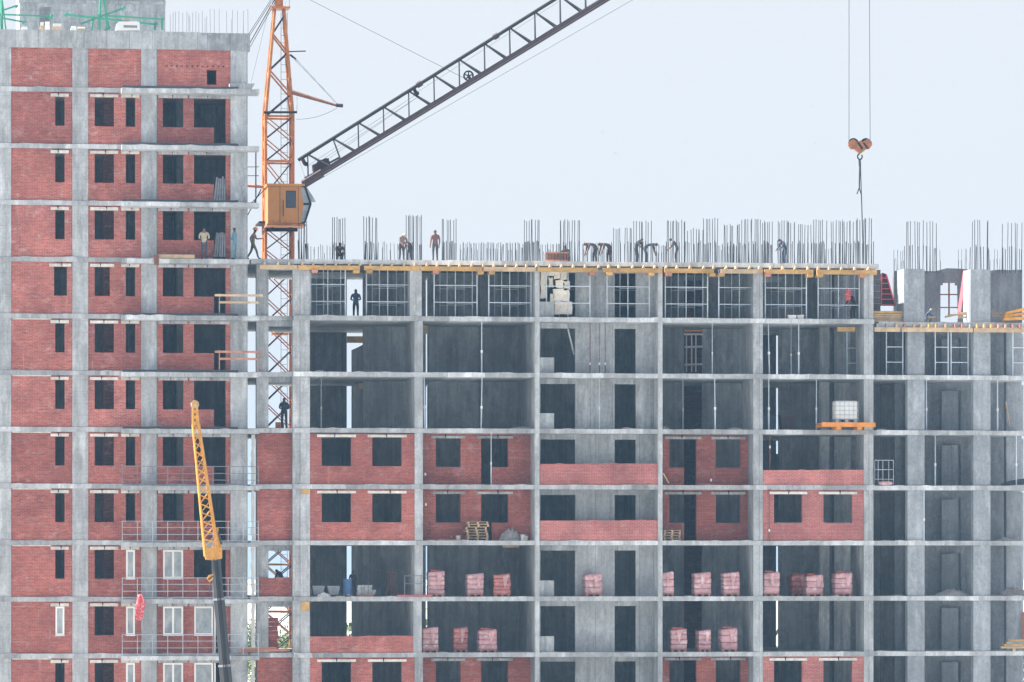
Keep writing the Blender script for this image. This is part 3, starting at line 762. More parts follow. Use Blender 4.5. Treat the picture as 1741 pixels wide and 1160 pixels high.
# timber guard rails on the tower balconies
for k, y0, y1, lab in ((6, 502, 514, 'two pale guard boards on posts below the workers, beside the tower column'), (5, 598, 610, 'two reddish guard boards on posts, one storey below the pale ones')):
    Yg = -1.15
    zb = Zk(k) + BDZ + 0.125
    t = thing('guard_rail', lab, 'guard rail', (X(405, Yg), Yg, zb))
    for py in (y0, y1):
        box('board', X(365 if py == y0 else 372, Yg), X(447 if py == y0 else 440, Yg), Yg, Yg + 0.04, Zp(400, py + 2.2, Yg), Zp(400, py - 1.5, Yg), 'timber' if k == 6 else 'timber_red', t)
    for px in (373, 438): bar('post', (X(px, Yg + .07), Yg + 0.07, zb), (X(px, Yg + .07), Yg + 0.07, Zp(400, y0 - 3, Yg)), 0.035, 'timber_red' if k == 5 else 'timber_grey', t, n=4)

# ================================================================== rebar
def rebar_cluster(a, b, ytop, Y, zbase, n, label, yshort=None, nshort=0, name='column_rebar', group='tall rebar clusters', r=0.020, seed=0):
    rnd = random.Random(int(a * 7 + seed))
    t = thing(name, label, 'rebar', (X((a + b) / 2, Y), Y, zbase), group=group)
    def one(px, zt):
        yy = Y + rnd.choice((-0.18, 0.18)) + rnd.uniform(-0.05, 0.05)
        x = X(px, Y)
        bar('bar', (x, yy, zbase - 0.02), (x + rnd.uniform(-0.035, 0.035), yy, zt), r, 'rebar', t, n=5)
    for i in range(n):
        one(a + (b - a) * (i + rnd.uniform(-0.25, 0.25)) / max(1, n - 1), Zp(a, ytop + rnd.uniform(-1, 3), Y))
    for i in range(nshort):
        one(a + (b - a) * (i + rnd.uniform(-0.4, 0.4)) / max(1, nshort - 1), Zp(a, yshort + rnd.uniform(-2, 5), Y))
    return t
ZD = Zk(7) + ST
CL = [(507, 523, 377, 6, 5), (565, 587, 370, 5, 4), (619, 641, 368, 5, 6), (691, 716, 366, 9, 7), (752, 775, 372, 5, 6), (891, 916, 374, 6, 9), (952, 985, 373, 9, 8), (1042, 1074, 388, 6, 4), (1078, 1106, 376, 6, 5), (1134, 1165, 375, 9, 6), (1170, 1194, 389, 5, 4),
      (1196, 1220, 371, 6, 5), (1230, 1258, 381, 7, 5), (1262, 1293, 371, 8, 8), (1296, 1313, 377, 4, 5), (1322, 1352, 376, 8, 6), (1355, 1379, 382, 5, 5), (1382, 1403, 373, 6, 6), (1415, 1454, 375, 11, 9), (1457, 1483, 371, 7, 8)]
for i, (a, b, yt, n, ns) in enumerate(CL):
    Y = 0.5 if i % 2 == 0 else (4.5 if i < 10 else 3.0)
    rebar_cluster(a, b, yt, Y, ZD, n + 2, '%s tall rebar cluster from the tower crane standing on the long deck' % ORD[i], 411, ns + 3)
# shorter wall starter bars
for j, (a, b, yt, n, lab) in enumerate(((524, 566, 417, 9, 'row of short bars between the first two rebar clusters by the crane'), (644, 676, 412, 7, 'row of short bars left of the stooping pair by the crane'), (783, 890, 412, 46, 'long row of short rebar right of the standing bare-backed worker'), (917, 951, 414, 12, 'short rebar around the brown crate on the deck'), (986, 1041, 413, 20, 'short rebar behind the two stooping workers mid deck'), (1107, 1133, 416, 14, 'short rebar right of the crouching pair'), (1222, 1262, 418, 14, 'short rebar low between tall clusters, right of the middle of the deck'), (1404, 1415, 422, 4, 'few short bars left of the hook sling cluster'))):
    rebar_cluster(a, b, yt, 6.0, ZD, n, lab, yt + 9, n // 2, 'wall_rebar', 'rows of short wall rebar', 0.015, seed=3)
ZW = Zk(6) - 0.12 + ST
zc = Zp(1600, 457)
for i, (a, b, yt, n, lab) in enumerate(((1538, 1572, 375, 7, 'tall rebar on the first bare column of the wing'), (1650, 1682, 375, 6, 'tall rebar on the second bare column of the wing'))):
    rebar_cluster(a + 1, b - 1, yt, WY + 0.6, zc - 0.05, n, lab, 416, 6)
rebar_cluster(1576, 1591, 377, YT + .12, Zp(1600, 463, YT), 4, 'tall rebar just right of the first wing column, on the rear wall', 420, 4, seed=2)
rebar_cluster(1704, 1737, 379, YT + .12, Zp(1600, 463, YT), 6, 'tall rebar at the right end of the wing rear wall', 420, 7, seed=2)
rebar_cluster(1520, 1536, 424, YT + .12, Zp(1600, 463, YT), 5, 'thin short rebar left of the first wing column', 440, 4, 'wall_rebar', 'rows of short wall rebar', 0.012)
rebar_cluster(1592, 1600, 424, YT + .12, Zp(1600, 463, YT), 2, 'two thin short bars above the wing window hole', 440, 2, 'wall_rebar', 'rows of short wall rebar', 0.012)
rebar_cluster(1628, 1650, 424, YT + .12, Zp(1600, 463, YT), 5, 'thin short rebar left of the second wing column', 440, 4, 'wall_rebar', 'rows of short wall rebar', 0.012)
rebar_cluster(1685, 1703, 424, YT + .12, Zp(1600, 463, YT), 4, 'thin short rebar right of the second wing column', 438, 5, 'wall_rebar', 'rows of short wall rebar', 0.012)
rebar_cluster(292, 345, 20, 6.0, ZR0 + 0.3, 10, 'thin rebar on the tower roof right of the stair core', 26, 3, 'wall_rebar', 'rows of short wall rebar', 0.009)
rebar_cluster(356, 421, 16, 3.0, ZR0 + 0.3, 8, 'thin rebar at the right end of the tower roof', 28, 3, 'wall_rebar', 'rows of short wall rebar', 0.009)

# ================================================================== tower crane
crane = thing('tower_crane', 'orange lattice tower crane with dark jib rising right, behind the long building', 'crane', (X(475, 19), 19, 0))
MY0, MY1 = 18.2, 19.8
def mleg(px, Y): return X(px, Y)
LX0, LX1 = X(451.5, 18.2), X(498, 18.2)
ztop = Zp(475, 200, 19)
legs = [(LX0, MY0), (LX1, MY0), (LX0, MY1), (LX1, MY1)]
for x, y in legs: bar('mast_leg', (x, y, 0), (x, y, ztop), 0.10, 'crane_orange', crane, n=8)
def pz(py): return Zp(475, py, 19)
rings = [200, 276, 390, 463, 550, 640, 730, 800, 880, 960, 1040, 1120]
for py in rings:
    z = pz(py)
    for a, b in ((0, 1), (2, 3), (0, 2), (1, 3)):
        bar('ring_beam', (*legs[a], z), (*legs[b], z), 0.06, 'crane_orange', crane)
for a, b in zip(rings[:-1], rings[1:]):
    n = 2 if b - a > 72 else 1
    for i in range(n):
        za, zb_ = pz(a + (b - a) * i / n), pz(a + (b - a) * (i + 1) / n)
        for l, m in ((0, 1), (2, 3), (0, 2), (1, 3)):
            bar('brace', (*legs[l], za), (*legs[m], zb_), 0.034, 'crane_maroon' if l % 2 else 'crane_orange', crane, n=5)
            bar('brace', (*legs[m], za), (*legs[l], zb_), 0.034, 'crane_maroon' if m % 2 else 'crane_orange', crane, n=5)
# ladder inside the mast
lx = X(478, 19.2)
for dx in (0, 0.36): bar('ladder_rail', (lx + dx, 19.3, 2), (lx + dx, 19.3, pz(20)), 0.016, 'crane_dark', crane, n=4)
z = 3.0
while z < pz(25):
    bar('ladder_rung', (lx, 19.3, z), (lx + 0.36, 19.3, z), 0.013, 'crane_dark', crane, n=4); z += 0.42
# tapered head
tx0, tx1 = X(467, 19), X(482, 19)
apex = [(tx0, 18.7), (tx1, 18.7), (tx0, 19.3), (tx1, 19.3)]
zap = pz(12)
for (x, y), (xa, ya) in zip(legs, apex): bar('head_leg', (x, y, ztop), (xa, ya, zap), 0.105, 'crane_orange', crane, n=8, r1=0.09)
def hp(i, f): return Vector((legs[i][0] + (apex[i][0] - legs[i][0]) * f, legs[i][1] + (apex[i][1] - legs[i][1]) * f, ztop + (zap - ztop) * f))
hf = [0.0, 0.20, 0.42, 0.58, 0.75, 0.92]
for i, (f0, f1) in enumerate(zip(hf[:-1], hf[1:])):
    for l, m in (((0, 1), (2, 3)) if i % 2 == 0 else ((1, 0), (3, 2))): bar('head_brace', hp(l, f0), hp(m, f1), 0.05, 'crane_orange' if i % 2 else 'crane_maroon', crane)
    for l, m in ((0, 2), (1, 3)): bar('head_brace', hp(l, f0), hp(m, f1), 0.045, 'crane_orange', crane)
box('head_platform', X(461, 18.6), X(493, 18.6), 18.4, 19.7, pz(16), pz(13), 'crane_orange', crane)
box('head_block', X(468, 18.8), X(481, 18.8), 18.7, 19.4, pz(12), pz(-45), 'crane_orange', crane)
for px in (462, 485, 492): bar('platform_post', P(px, 13, 18.5), P(px, -14, 18.5), 0.025, 'galvanised', crane)
bar('head_sheave', P(463, -18, 18.8), P(463, -18, 19.4), 0.55, 'crane_maroon', crane, n=16)
bar('mid_platform', P(449, 191, 18.1), P(505, 191, 18.1), 0.07, 'crane_dark', crane)
for px in (458, 505): bar('platform_post', P(px, 191, 18.1), P(px, 165, 18.1), 0.02, 'galvanised', crane)
# side strut with its stay and lamp
bar('side_strut', P(497, 157, 18), P(574, 180, 17.2), 0.14, 'rust', crane, n=8, r1=0.07)
bar('strut_end', P(571, 179, 17.2), P(583, 180, 17.2), 0.11, 'crane_maroon', crane, n=8)
for dx in (0, 3): bar('strut_stay', P(497 + dx, 97, 18), P(574 + dx * .4, 178, 17.2), 0.022, 'galvanised', crane)
bar('stay_shackle', P(493, 93, 18), P(503, 101, 18), 0.06, 'crane_dark', crane)
bar('stub_arm', P(491, 88, 18), P(520, 87, 18), 0.035, 'crane_dark', crane)
pp = None
for i in range(9):
    f = i / 8
    q = P(573 - 70 * f, 184 + 19 * (1 - (1 - f) ** 2.2), 17.3 + .7 * f)
    if pp is not None: bar('lamp_cable', pp, q, 0.013, 'cable', crane, n=4)
    pp = q
# slewing ring and walkway at the cab
box('slew_platform', X(440, 17.6), X(506, 17.6), 17.4, 20.2, pz(383), pz(380), 'crane_dark', crane)
bar('walkway_beam', P(420, 316, 17.5), P(458, 319, 17.5), 0.08, 'crane_orange', crane)
for px, y0, y1 in ((435, 255, 345),): bar('walkway_post', P(px, y0, 17.5), P(px, y1, 17.5), 0.04, 'crane_dark', crane)
for py in (284, 299, 345): bar('walkway_rail', P(421, py, 17.5), P(440 if py != 345 else 436, py, 17.5), 0.02, 'crane_dark', crane)
bar('walkway_brace', P(421, 366, 17.5), P(444, 322, 17.5), 0.03, 'crane_dark', crane)
bar('walkway_brace', P(428, 345, 17.5), P(452, 320, 17.5), 0.025, 'crane_dark', crane)
# cab
CYA, CYB = 15.4, 17.5
cabp = [(455.5, 380), (511, 380), (516, 349), (511, 317), (455.5, 317)]
cab = prism_y('cab', [(X(a, CYA), Zp(a, b, CYA)) for a, b in cabp], CYA, CYB, 'crane_cab', crane)
box('cab_roof', X(453, CYA), X(518, CYA), CYA - 0.06, CYB + 0.06, Zp(480, 316.5, CYA), Zp(480, 312.5, CYA), 'crane_cab', cab)
box('side_window', X(487, CYA), X(502, CYA), CYA - 0.02, CYA + 0.02, Zp(495, 352, CYA), Zp(495, 326, CYA), 'dark_glass', cab)
box('window_frame', X(486, CYA), X(503, CYA), CYA - 0.012, CYA + 0.01, Zp(495, 353.5, CYA), Zp(495, 324.5, CYA), 'crane_maroon', cab)
prism_y('nose_glass', [(X(a, CYA), Zp(a, b, CYA)) for a, b in ((511, 379), (517, 377), (527, 347), (518, 319), (511, 317))], CYA + 0.05, CYB - 0.05, 'film_pane', cab)
for dy in (CYA + .03, CYB - .03):
    for a, b in (((512, 380), (518.5, 378)), ((518.5, 378), (528.5, 347)), ((528.5, 347), (519, 318)), ((519, 318), (512, 316)), ((516, 347), (528.5, 347))):
        bar('glazing_bar', P(*a, CYA) + Vector((0, dy - CYA, 0)), P(*b, CYA) + Vector((0, dy - CYA, 0)), 0.055, 'crane_dark', cab)
for a in ((518.5, 378), (528.5, 347), (519, 318)): bar('glazing_bar', P(*a, CYA) + Vector((0, .03, 0)), P(*a, CYA) + Vector((0, CYB - CYA - .03, 0)), 0.05, 'crane_dark', cab)
for px in (476, 507): box('panel_seam', X(px, CYA) - .012, X(px, CYA) + .012, CYA - 0.008, CYA + .01, Zp(px, 379, CYA), Zp(px, 318, CYA), 'crane_maroon', cab)
box('grab_rail', X(481, CYA), X(482, CYA), CYA - 0.07, CYA - 0.03, Zp(481, 368, CYA), Zp(481, 340, CYA), 'crane_dark', cab)
box('rust_stain', X(457, CYA), X(508, CYA), CYA - 0.006, CYA + .01, Zp(480, 379.5, CYA), Zp(480, 375.5, CYA), 'crane_orange', cab)
prism_y('open_window', [(X(a, CYA), Zp(a, b, CYA)) for a, b in ((524, 344), (537, 343.5), (536, 340), (522, 318), (520, 319))], CYA + 0.1, CYA + 0.14, 'film_pane', cab)
box('cab_floor', X(454, CYA), X(520, CYA), CYA - .05, CYB + .1, Zp(480, 384, CYA), Zp(480, 380.5, CYA), 'crane_orange', cab)
for py in (388, 392): bar('support_beam', P(452, py, 17.2), P(506, py, 17.2), 0.07, 'crane_dark', crane)
bar('support_strut', P(458, 390, 16.9), P(470, 383, 16.5), 0.05, 'crane_dark', crane)
bar('support_strut', P(500, 390, 16.9), P(486, 383, 16.5), 0.05, 'crane_dark', crane)
# luffing jib
def jY(px): return 17.0 - (px - 510) * 0.0085
def jtop(px): return P(px, 270.5 - (px - 510) * 0.6265, jY(px))
def jbot(px, s): 
    q = P(px, 313.5 - (px - 516) * 0.6115, jY(px)); q.y += s * 0.55; q.x += s * 0.06; return q
XE = 1500
bar('top_chord', jtop(507), jtop(XE), 0.105, 'crane_dark', crane, n=8)
for s in (-1, 1):
    bar('bottom_chord', jbot(521, s), jbot(XE + 10, s), 0.155, 'crane_maroon', crane, n=4)
    bar('jib_foot', jbot(515, s), jbot(548, s), 0.20, 'crane_maroon', crane, n=6)
px = 523; i = 0
while px < XE - 20:
    tpt = jtop(px)
    for s in (-1, 1):
        bar('jib_post', tpt, jbot(px + (1.0 if i != 1 else 14), s), 0.042, 'crane_dark', crane)
        bar('jib_diagonal', tpt, jbot(px + 40, s), 0.05, 'crane_dark', crane)
    bar('jib_tie', jbot(px + 1, -1), jbot(px + 1, 1), 0.04, 'crane_dark', crane)
    px += 42.9; i += 1
for a in (713, 843): bar('chord_joint', jtop(a - 4), jtop(a + 4), 0.17, 'crane_maroon', crane, n=8)
for a in (531,):
    c = [(531, 281), (538, 278), (541, 273), (548, 272), (551, 270), (558, 270), (562, 284), (563, 289), (548, 300), (541, 300), (538, 294), (533, 293)]
    prism_y('winch', [(X(u, 16.7), Zp(u, v, 16.7)) for u, v in reversed(c)], 16.4, 17.1, 'crane_maroon', crane)
bar('winch_frame', P(518, 303, 16.8), P(537, 294, 16.8), 0.07, 'crane_dark', crane)
bar('winch_frame', P(560, 277, 16.8), P(577, 268, 16.8), 0.06, 'crane_dark', crane)
bar('guide_arm', P(514, 270, 16.9), P(519, 280, 16.9), 0.11, 'crane_maroon', crane)
bar('guide_roller', P(520, 279, 16.6), P(520, 279, 17.2), 0.13, 'crane_dark', crane, n=10)
bar('guide_arm', P(703, 149, jY(703)), P(708, 160, jY(703)), 0.10, 'crane_maroon', crane)
bar('guide_roller', P(709, 159, jY(709) - .3), P(709, 159, jY(709) + .3), 0.13, 'crane_dark', crane, n=10)
# spoked deflector sheave
c = P(796.5, 129, jY(796))
rim_v, rim_f = [], []
for i in range(20):
    a = 2 * math.pi * i / 20
    for rr, dy in ((0.30, -.07), (0.30, .07), (0.22, .07), (0.22, -.07)):
        rim_v.append((c.x + rr * math.cos(a), c.y + dy, c.z + rr * math.sin(a)))
for i in range(20):
    j = (i + 1) % 20
    for q in range(4): rim_f.append((i * 4 + q, i * 4 + (q + 1) % 4, j * 4 + (q + 1) % 4, j * 4 + q))
sh = mesh('sheave', rim_v, rim_f, 'crane_dark', crane, c)
for i in range(5):
    a = 2 * math.pi * i / 5 + 0.3
    bar('spoke', c, c + Vector((math.cos(a), 0, math.sin(a))) * 0.25, 0.035, 'crane_dark', sh)
bar('sheave_bracket', c, P(802, 140, jY(800)), 0.09, 'crane_maroon', crane)
# ropes
for a, b, r in ((P(472, -28, 19), P(793, 135, jY(793)), 0.016), (P(540, 307, jY(540)), P(1250, -100, jY(1250)), 0.012), (P(784, 145, jY(790)), P(1500, -300, jY(1500)), 0.016),
                (P(522, 283, 16.8), P(712, 158, jY(712)), 0.01), (P(530, 290, 16.7), P(712, 164, jY(712)), 0.01), (P(548, 272, 16.7), P(706, 168, jY(706)), 0.01), (P(709, 157, jY(709)), P(950, 3, jY(950)), 0.009), (P(521, 310, 16.8), P(509, 273, 16.9), 0.008), (P(475, -40, 19), P(1490, -330, jY(1490)), 0.02)):
    bar('rope', a, b, r, 'cable', crane, n=4)
for a, b, r in (((463, -4), (421, 61), 0.018), ((466, -4), (421, 66), 0.018), ((469, -4), (421, 80), 0.03), ((471, -2), (422, 86), 0.018), ((459, 8), (427, 140), 0.009)):
    d = (b[0] - a[0], b[1] - a[1])
    ext = 3.0 if r > 0.01 else 1.0
    bar('back_stay', P(a[0], a[1], 19), P(a[0] + d[0] * ext, a[1] + d[1] * ext, 19 + (3.0 if r > .01 else 0)), r, 'cable', crane, n=4)
# hook block
HY = jY(1462)
hook = thing('hook_block', 'rusty hook block with black stripes hanging from two ropes, upper right', 'hook block', P(1462, 262, HY))
bp = [(1462, 262), (1473, 253.5), (1477, 254), (1482, 247), (1481, 241), (1474, 237), (1466, 242), (1462, 239), (1457, 242), (1450, 237), (1443, 241), (1442, 247), (1447, 254), (1452, 254)]
prism_y('cheek_plate', [(X(u, HY), Zp(u, v, HY)) for u, v in bp][::-1] if False else [(X(u, HY), Zp(u, v, HY)) for u, v in bp], HY - 0.16, HY + 0.16, 'hook_orange', hook)
for px in (1451, 1472): bar('sheave', P(px, 244, HY - .1), P(px, 244, HY + .1), 0.30, 'crane_dark', hook, n=18)
for k_ in range(2):
    u = 1456 + k_ * 9
    prism_y('stripe', [(X(a, HY), Zp(a, b, HY)) for a, b in ((u, 243), (u + 4, 243), (u + 11, 253), (u + 8, 255.5 - k_ * 1.5))][::-1], HY - 0.172, HY - 0.161, 'crane_dark', hook)
for px in (1443.5, 1479.5): bar('rope', P(px, 243, HY), P(px + (0 if px < 1450 else -2.5), -262, HY), 0.016, 'cable', hook, n=5)
pp = None
for i in range(13):
    a = R(100 + 300 * i / 12)
    q = P(1462, 266.5, HY) + Vector((math.cos(a) * 0.13, 0, math.sin(a) * 0.16))
    if pp is not None: bar('hook', pp, q, 0.04, 'crane_dark', hook)
    pp = q
sl = thing('lifting_sling', 'dark lifting sling hanging from the hook down to the rebar', 'sling', P(1465, 440, HY))
for a, b, r in (((1461.5, 272), (1462, 283), 0.07), ((1463, 282), (1464.5, 330), 0.028), ((1464.5, 330), (1468, 441), 0.032), ((1461, 283), (1460.5, 320), 0.022), ((1462.5, 283), (1461.5, 320), 0.018), ((1460.5, 320), (1457, 330), 0.035), ((1461, 320), (1464, 330), 0.03)):
    bar('strand', P(*a, HY), P(*b, HY), r, 'cable', sl)

# ================================================================== mobile crane in front of the tower
MYC = -15.0
mob = thing('mobile_crane', 'mobile crane with dark telescopic boom and yellow lattice jib before the tower', 'crane', (X(412, MYC), MYC, 0))
def mp(px, py, dy=0.0): return P(px, py, MYC) + Vector((0, dy, 0))
base, head = mp(393.5, 1262), mp(366.5, 948)
bd = (head - base)
for f0, f1, r in ((0.0, 0.42, 0.32), (0.40, 0.78, 0.29), (0.76, 1.0, 0.26)):
    bar('boom_section', base + bd * f0, base + bd * f1, r, 'boom_grey', mob, n=8)
    bar('boom_collar', base + bd * (f1 - 0.012), base + bd * f1, r * 1.09, 'rail_steel', mob, n=8)
for dx in (-0.12, 0.02, 0.1): bar('hose', base + bd * .1 + Vector((dx, -0.36, 0)), head + Vector((dx * .7, -0.29, -0.1)), 0.018, 'rubber', mob)
box('boom_head', mp(349, 0).x, mp(377, 0).x, MYC - 0.35, MYC + 0.35, mp(360, 950).z, mp(360, 931).z, 'boom_yellow', mob)
prism_y('head_bracket', [(mp(a, b).x, mp(a, b).z) for a, b in ((350, 952), (369, 953), (373, 934), (346, 938))], MYC - 0.28, MYC + 0.28, 'boom_yellow', mob)
prism_y('side_hydraulics', [(mp(a, b).x, mp(a, b).z) for a, b in ((366, 938), (376, 934), (376, 922), (371, 910), (371, 897), (365, 897))], MYC - 0.2, MYC + 0.25, 'boom_yellow', mob)
# four chords of the lattice jib
lb = [(348.5, 946), (370.5, 938)]
lt = [(327.5, 722), (337.5, 720)]
def jl(s, f): 
    a, b = lb[s], lt[s]
    return (a[0] + (b[0] - a[0]) * f, a[1] + (b[1] - a[1]) * f)
for s in (0, 1):
    for dy in (-0.3, 0.3):
        bar('chord', mp(*jl(s, 0), dy), mp(*jl(s, 1), dy * 0.5), 0.05 if s == 0 else 0.07, 'boom_yellow', mob, n=8)
nn = 15
for i in range(nn):
    f0, f1 = i / nn, (i + 1) / nn
    for dy in (-0.3, 0.3):
        d0, d1 = dy * (1 - f0 * .5), dy * (1 - f1 * .5)
        bar('lacing', mp(*jl(i % 2, f0), d0), mp(*jl(1 - i % 2, f1), d1), 0.025, 'boom_yellow', mob, n=5)
        if dy < 0: bar('lacing', mp(*jl(1 - i % 2, f0), d0), mp(*jl(i % 2, f1), d1), 0.026, 'boom_yellow', mob, n=5)
    for s in (0, 1): bar('lacing', mp(*jl(s, f0), -0.3 * (1 - f0 * .5)), mp(*jl(s, f1), 0.3 * (1 - f1 * .5)), 0.026, 'boom_yellow', mob, n=5)
prism_y('jib_tip', [(mp(a, b).x, mp(a, b).z) for a, b in ((326.5, 724), (339, 722), (335.5, 686), (331, 680), (326.5, 682))], MYC - 0.16, MYC + 0.16, 'boom_yellow', mob)
for v in (693, 703, 713): box('tip_slot', mp(330.0, 0).x, mp(332.2, 0).x, MYC - 0.175, MYC - 0.16, mp(330, v + 4).z, mp(330, v).z, 'boom_grey', mob)
bar('tip_sheave', mp(331.5, 688, -0.22), mp(331.5, 688, 0.22), 0.20, 'timber', mob, n=14)
bar('sheave_hub', mp(331.5, 688, -0.235), mp(331.5, 688, 0.235), 0.11, 'boom_yellow', mob, n=12)
bar('tip_pin', mp(327, 681, -0.1), mp(327, 681, 0.1), 0.10, 'rust', mob, n=10)
bar('hydraulic_hose', mp(371, 905, -.2), mp(376, 926, -.2), 0.05, 'boom_grey', mob)
hb = thing('crane_hook', 'small black and yellow hook block beside the dark boom', 'hook block', mp(362, 985, -0.6))
prism_y('cheek', [(mp(a, b).x, mp(a, b).z) for a, b in ((350, 984), (355, 990), (360.5, 985), (361, 976), (354, 978))], MYC - 0.7, MYC - 0.5, 'boom_yellow', hb)
prism_y('stripe', [(mp(a, b).x, mp(a, b).z) for a, b in ((352, 984.5), (354, 987), (361, 980.5), (360.8, 978))], MYC - 0.715, MYC - 0.702, 'boom_grey', hb)
bar('rope', mp(360, 977, -0.6), mp(361, 950, -0.6), 0.02, 'cable', hb)
bar('rope', mp(358, 988, -0.6), mp(355, 1008, -0.6), 0.03, 'cable', hb)
# carrier below the picture
cx_ = base.x
box('carrier', cx_ - 5.5, cx_ + 5.0, MYC - 1.25, MYC + 1.25, 0.75, 1.45, 'boom_yellow', mob)
box('driver_cab', cx_ - 7.2, cx_ - 5.4, MYC - 1.2, MYC + 1.2, 0.6, 2.4, 'boom_yellow', mob)
box('turntable', cx_ - 0.9, cx_ + 2.6, MYC - 1.2, MYC + 1.2, 1.47, 2.9, 'boom_yellow', mob)
box('counterweight', cx_ + 2.62, cx_ + 3.4, MYC - 1.25, MYC + 1.25, 1.5, 2.6, 'boom_grey', mob)
for dx in (-6.2, -4.2, 1.6, 3.2):
    for s in (-1, 1): bar('wheel', (cx_ + dx, MYC + s * 0.95, 0.58), (cx_ + dx, MYC + s * 1.27, 0.58), 0.58, 'rubber', mob, n=18)

# ================================================================== pallets of wrapped bricks
def brick_pallet(px0, px1, k, Y, layers, label, rot=0.0, mat='film_pink', top=True, dimple=0.05, h=None):
    w = X(px1, Y) - X(px0, Y)
    zb = Zk(k) + ST
    t = thing('brick_pallet', label, 'brick pallet', (X((px0 + px1) / 2, Y), Y + 0.45, zb), rot, 'pallets of wrapped bricks', local=True)
    d = 0.85
    for sx in (-1, 0, 1):
        box('skid', sx * w * 0.38 - 0.06, sx * w * 0.38 + 0.06, -d / 2, d / 2, 0.0, 0.10, 'timber_red', t)
    box('pallet_deck', -w / 2, w / 2, -d / 2, d / 2, 0.10, 0.135, 'timber_red', t)
    rnd = random.Random(int(px0 * 3 + k))
    H = h or rnd.uniform(1.0, 1.22)
    lh = H / layers
    for i in range(layers):
        z0 = 0.137 + i * lh
        a = w / 2 * rnd.uniform(0.965, 1.0); b = d / 2
        sh = rnd.uniform(-0.02, 0.02)
        V, Fc = [], []
        prof = [(0.0, 0.90), (0.07, 0.985), (0.5, 1.0), (0.90, 0.985), (0.965, 0.90)]
        n = 8
        ring = []
        for f, s in prof:
            for q in range(4):
                for e in range(n):
                    u = e / n * 2 - 1
                    pt = [(u, -1), (1, u), (-u, 1), (-1, -u)][q]
                    ww = 1 + rnd.uniform(-1, 1) * dimple * 0.12
                    tilt = (0.05 * pt[0] * (i == layers - 1) * rnd.choice((1,))) if f > .9 else 0
                    V.append((sh + pt[0] * a * (1 - (1 - s) * 0.6) * ww, pt[1] * b * (1 - (1 - s) * 0.6) * ww, z0 + f * lh + rnd.uniform(-.008, .008) + tilt))
        m_ = 4 * n
        for r_ in range(len(prof) - 1):
            for e in range(m_): Fc.append((r_ * m_ + e, r_ * m_ + (e + 1) % m_, (r_ + 1) * m_ + (e + 1) % m_, (r_ + 1) * m_ + e))
        Fc += [tuple(range(m_ - 1, -1, -1)), tuple(range((len(prof) - 1) * m_, len(prof) * m_))]
        mesh('brick_layer', V, Fc, mat, t, (0, 0, 0), smooth=True)
    # torn film fold hanging over the front
    if top:
        box('loose_bricks', -w * 0.36, w * rnd.uniform(0.0, 0.36), -d * 0.3, d * 0.35, 0.137 + H, 0.137 + H + 0.09, 'brick_red', t)
    fx = rnd.uniform(-0.2, 0.15) * w
    mesh('film_fold', [(fx, -d / 2 - 0.05, 0.1 + H * 0.95), (fx + w * 0.35, -d / 2 - 0.06, 0.1 + H * 1.0), (fx + w * 0.22, -d / 2 - 0.07, 0.1 + H * 0.5), (fx + w * 0.1, -d / 2 - 0.04, 0.1 + H * .3),
                        (fx, -d / 2 - 0.03, 0.1 + H * 0.95), (fx + w * 0.35, -d / 2 - 0.04, 0.1 + H * 1.0), (fx + w * 0.22, -d / 2 - 0.05, 0.1 + H * 0.5), (fx + w * 0.1, -d / 2 - 0.02, 0.1 + H * .3)],
         [(0, 3, 2, 1), (4, 5, 6, 7), (0, 1, 5, 4), (1, 2, 6, 5), (2, 3, 7, 6), (3, 0, 4, 7)], 'film_pink', t)
    return t
for a in ((728, 756, 1, 0.3, 5, 'wrapped brick pallet right of the second column, with loose bricks on top', 0.0), (794, 822, 1, 0.35, 4, 'four-layer wrapped brick pallet in the middle of the second bay', 0.04, 'film_pink', False), (840, 869, 1, 0.4, 5, 'wrapped brick pallet half covered in red film, right in the second bay', -0.05, 'film_red', False),
          (994, 1024, 1, 0.35, 3, 'wrapped brick pallet standing before the stair core wall', 0.05, 'film_pink', False), (1126, 1146, 1, 0.35, 3, 'wrapped brick pallet touching the thin wall at the left of the fourth bay', 0.0, 'film_pink', False), (1180, 1209, 1, 0.35, 4, 'wrapped brick pallet in the middle of the fourth bay, upper of two pallet storeys', 0.04, 'film_pink', False), (1230, 1258, 1, 0.4, 5, 'five-layer wrapped brick pallet left of the fifth bay column', 0.02, 'film_pink', False),
          (1298, 1326, 1, 0.3, 3, 'pale wrapped brick pallet close right of the fifth bay column', 0.02), (1345, 1369, 1, 2.2, 3, 'dim wrapped brick pallet set back between two pink ones', 0.1, 'film_red'), (1371, 1400, 1, 0.35, 3, 'pink wrapped brick pallet with loose film in the middle of the fifth bay', 0.03), (1419, 1449, 1, 0.4, 4, 'shiny wrapped brick pallet before the inner columns at right', 0.06),
          (718, 746, 0, 0.45, 4, 'wrapped brick pallet behind the second column, lower pallet storey', 0.0, 'film_pink', False), (771, 796, 0, 1.3, 4, 'dull reddish brick pallet in the middle of the second bay, lower pallet storey', 0.0, 'film_red', False), (814, 845, 0, 0.6, 4, 'wrapped brick pallet right in the second bay, lower pallet storey', 0.05),
          (1140, 1168, 0, 0.5, 4, 'wrapped brick pallet at left of the fourth bay, lower pallet storey', 0.02), (1187, 1208, 0, 0.6, 4, 'narrow leaning brick pallet in the middle of the fourth bay, lower pallet storey', 0.1, 'film_pink', False), (1226, 1254, 0, 0.5, 3, 'brick pallet with torn film at right of the fourth bay, lower pallet storey', 0.03)):
    brick_pallet(*a)

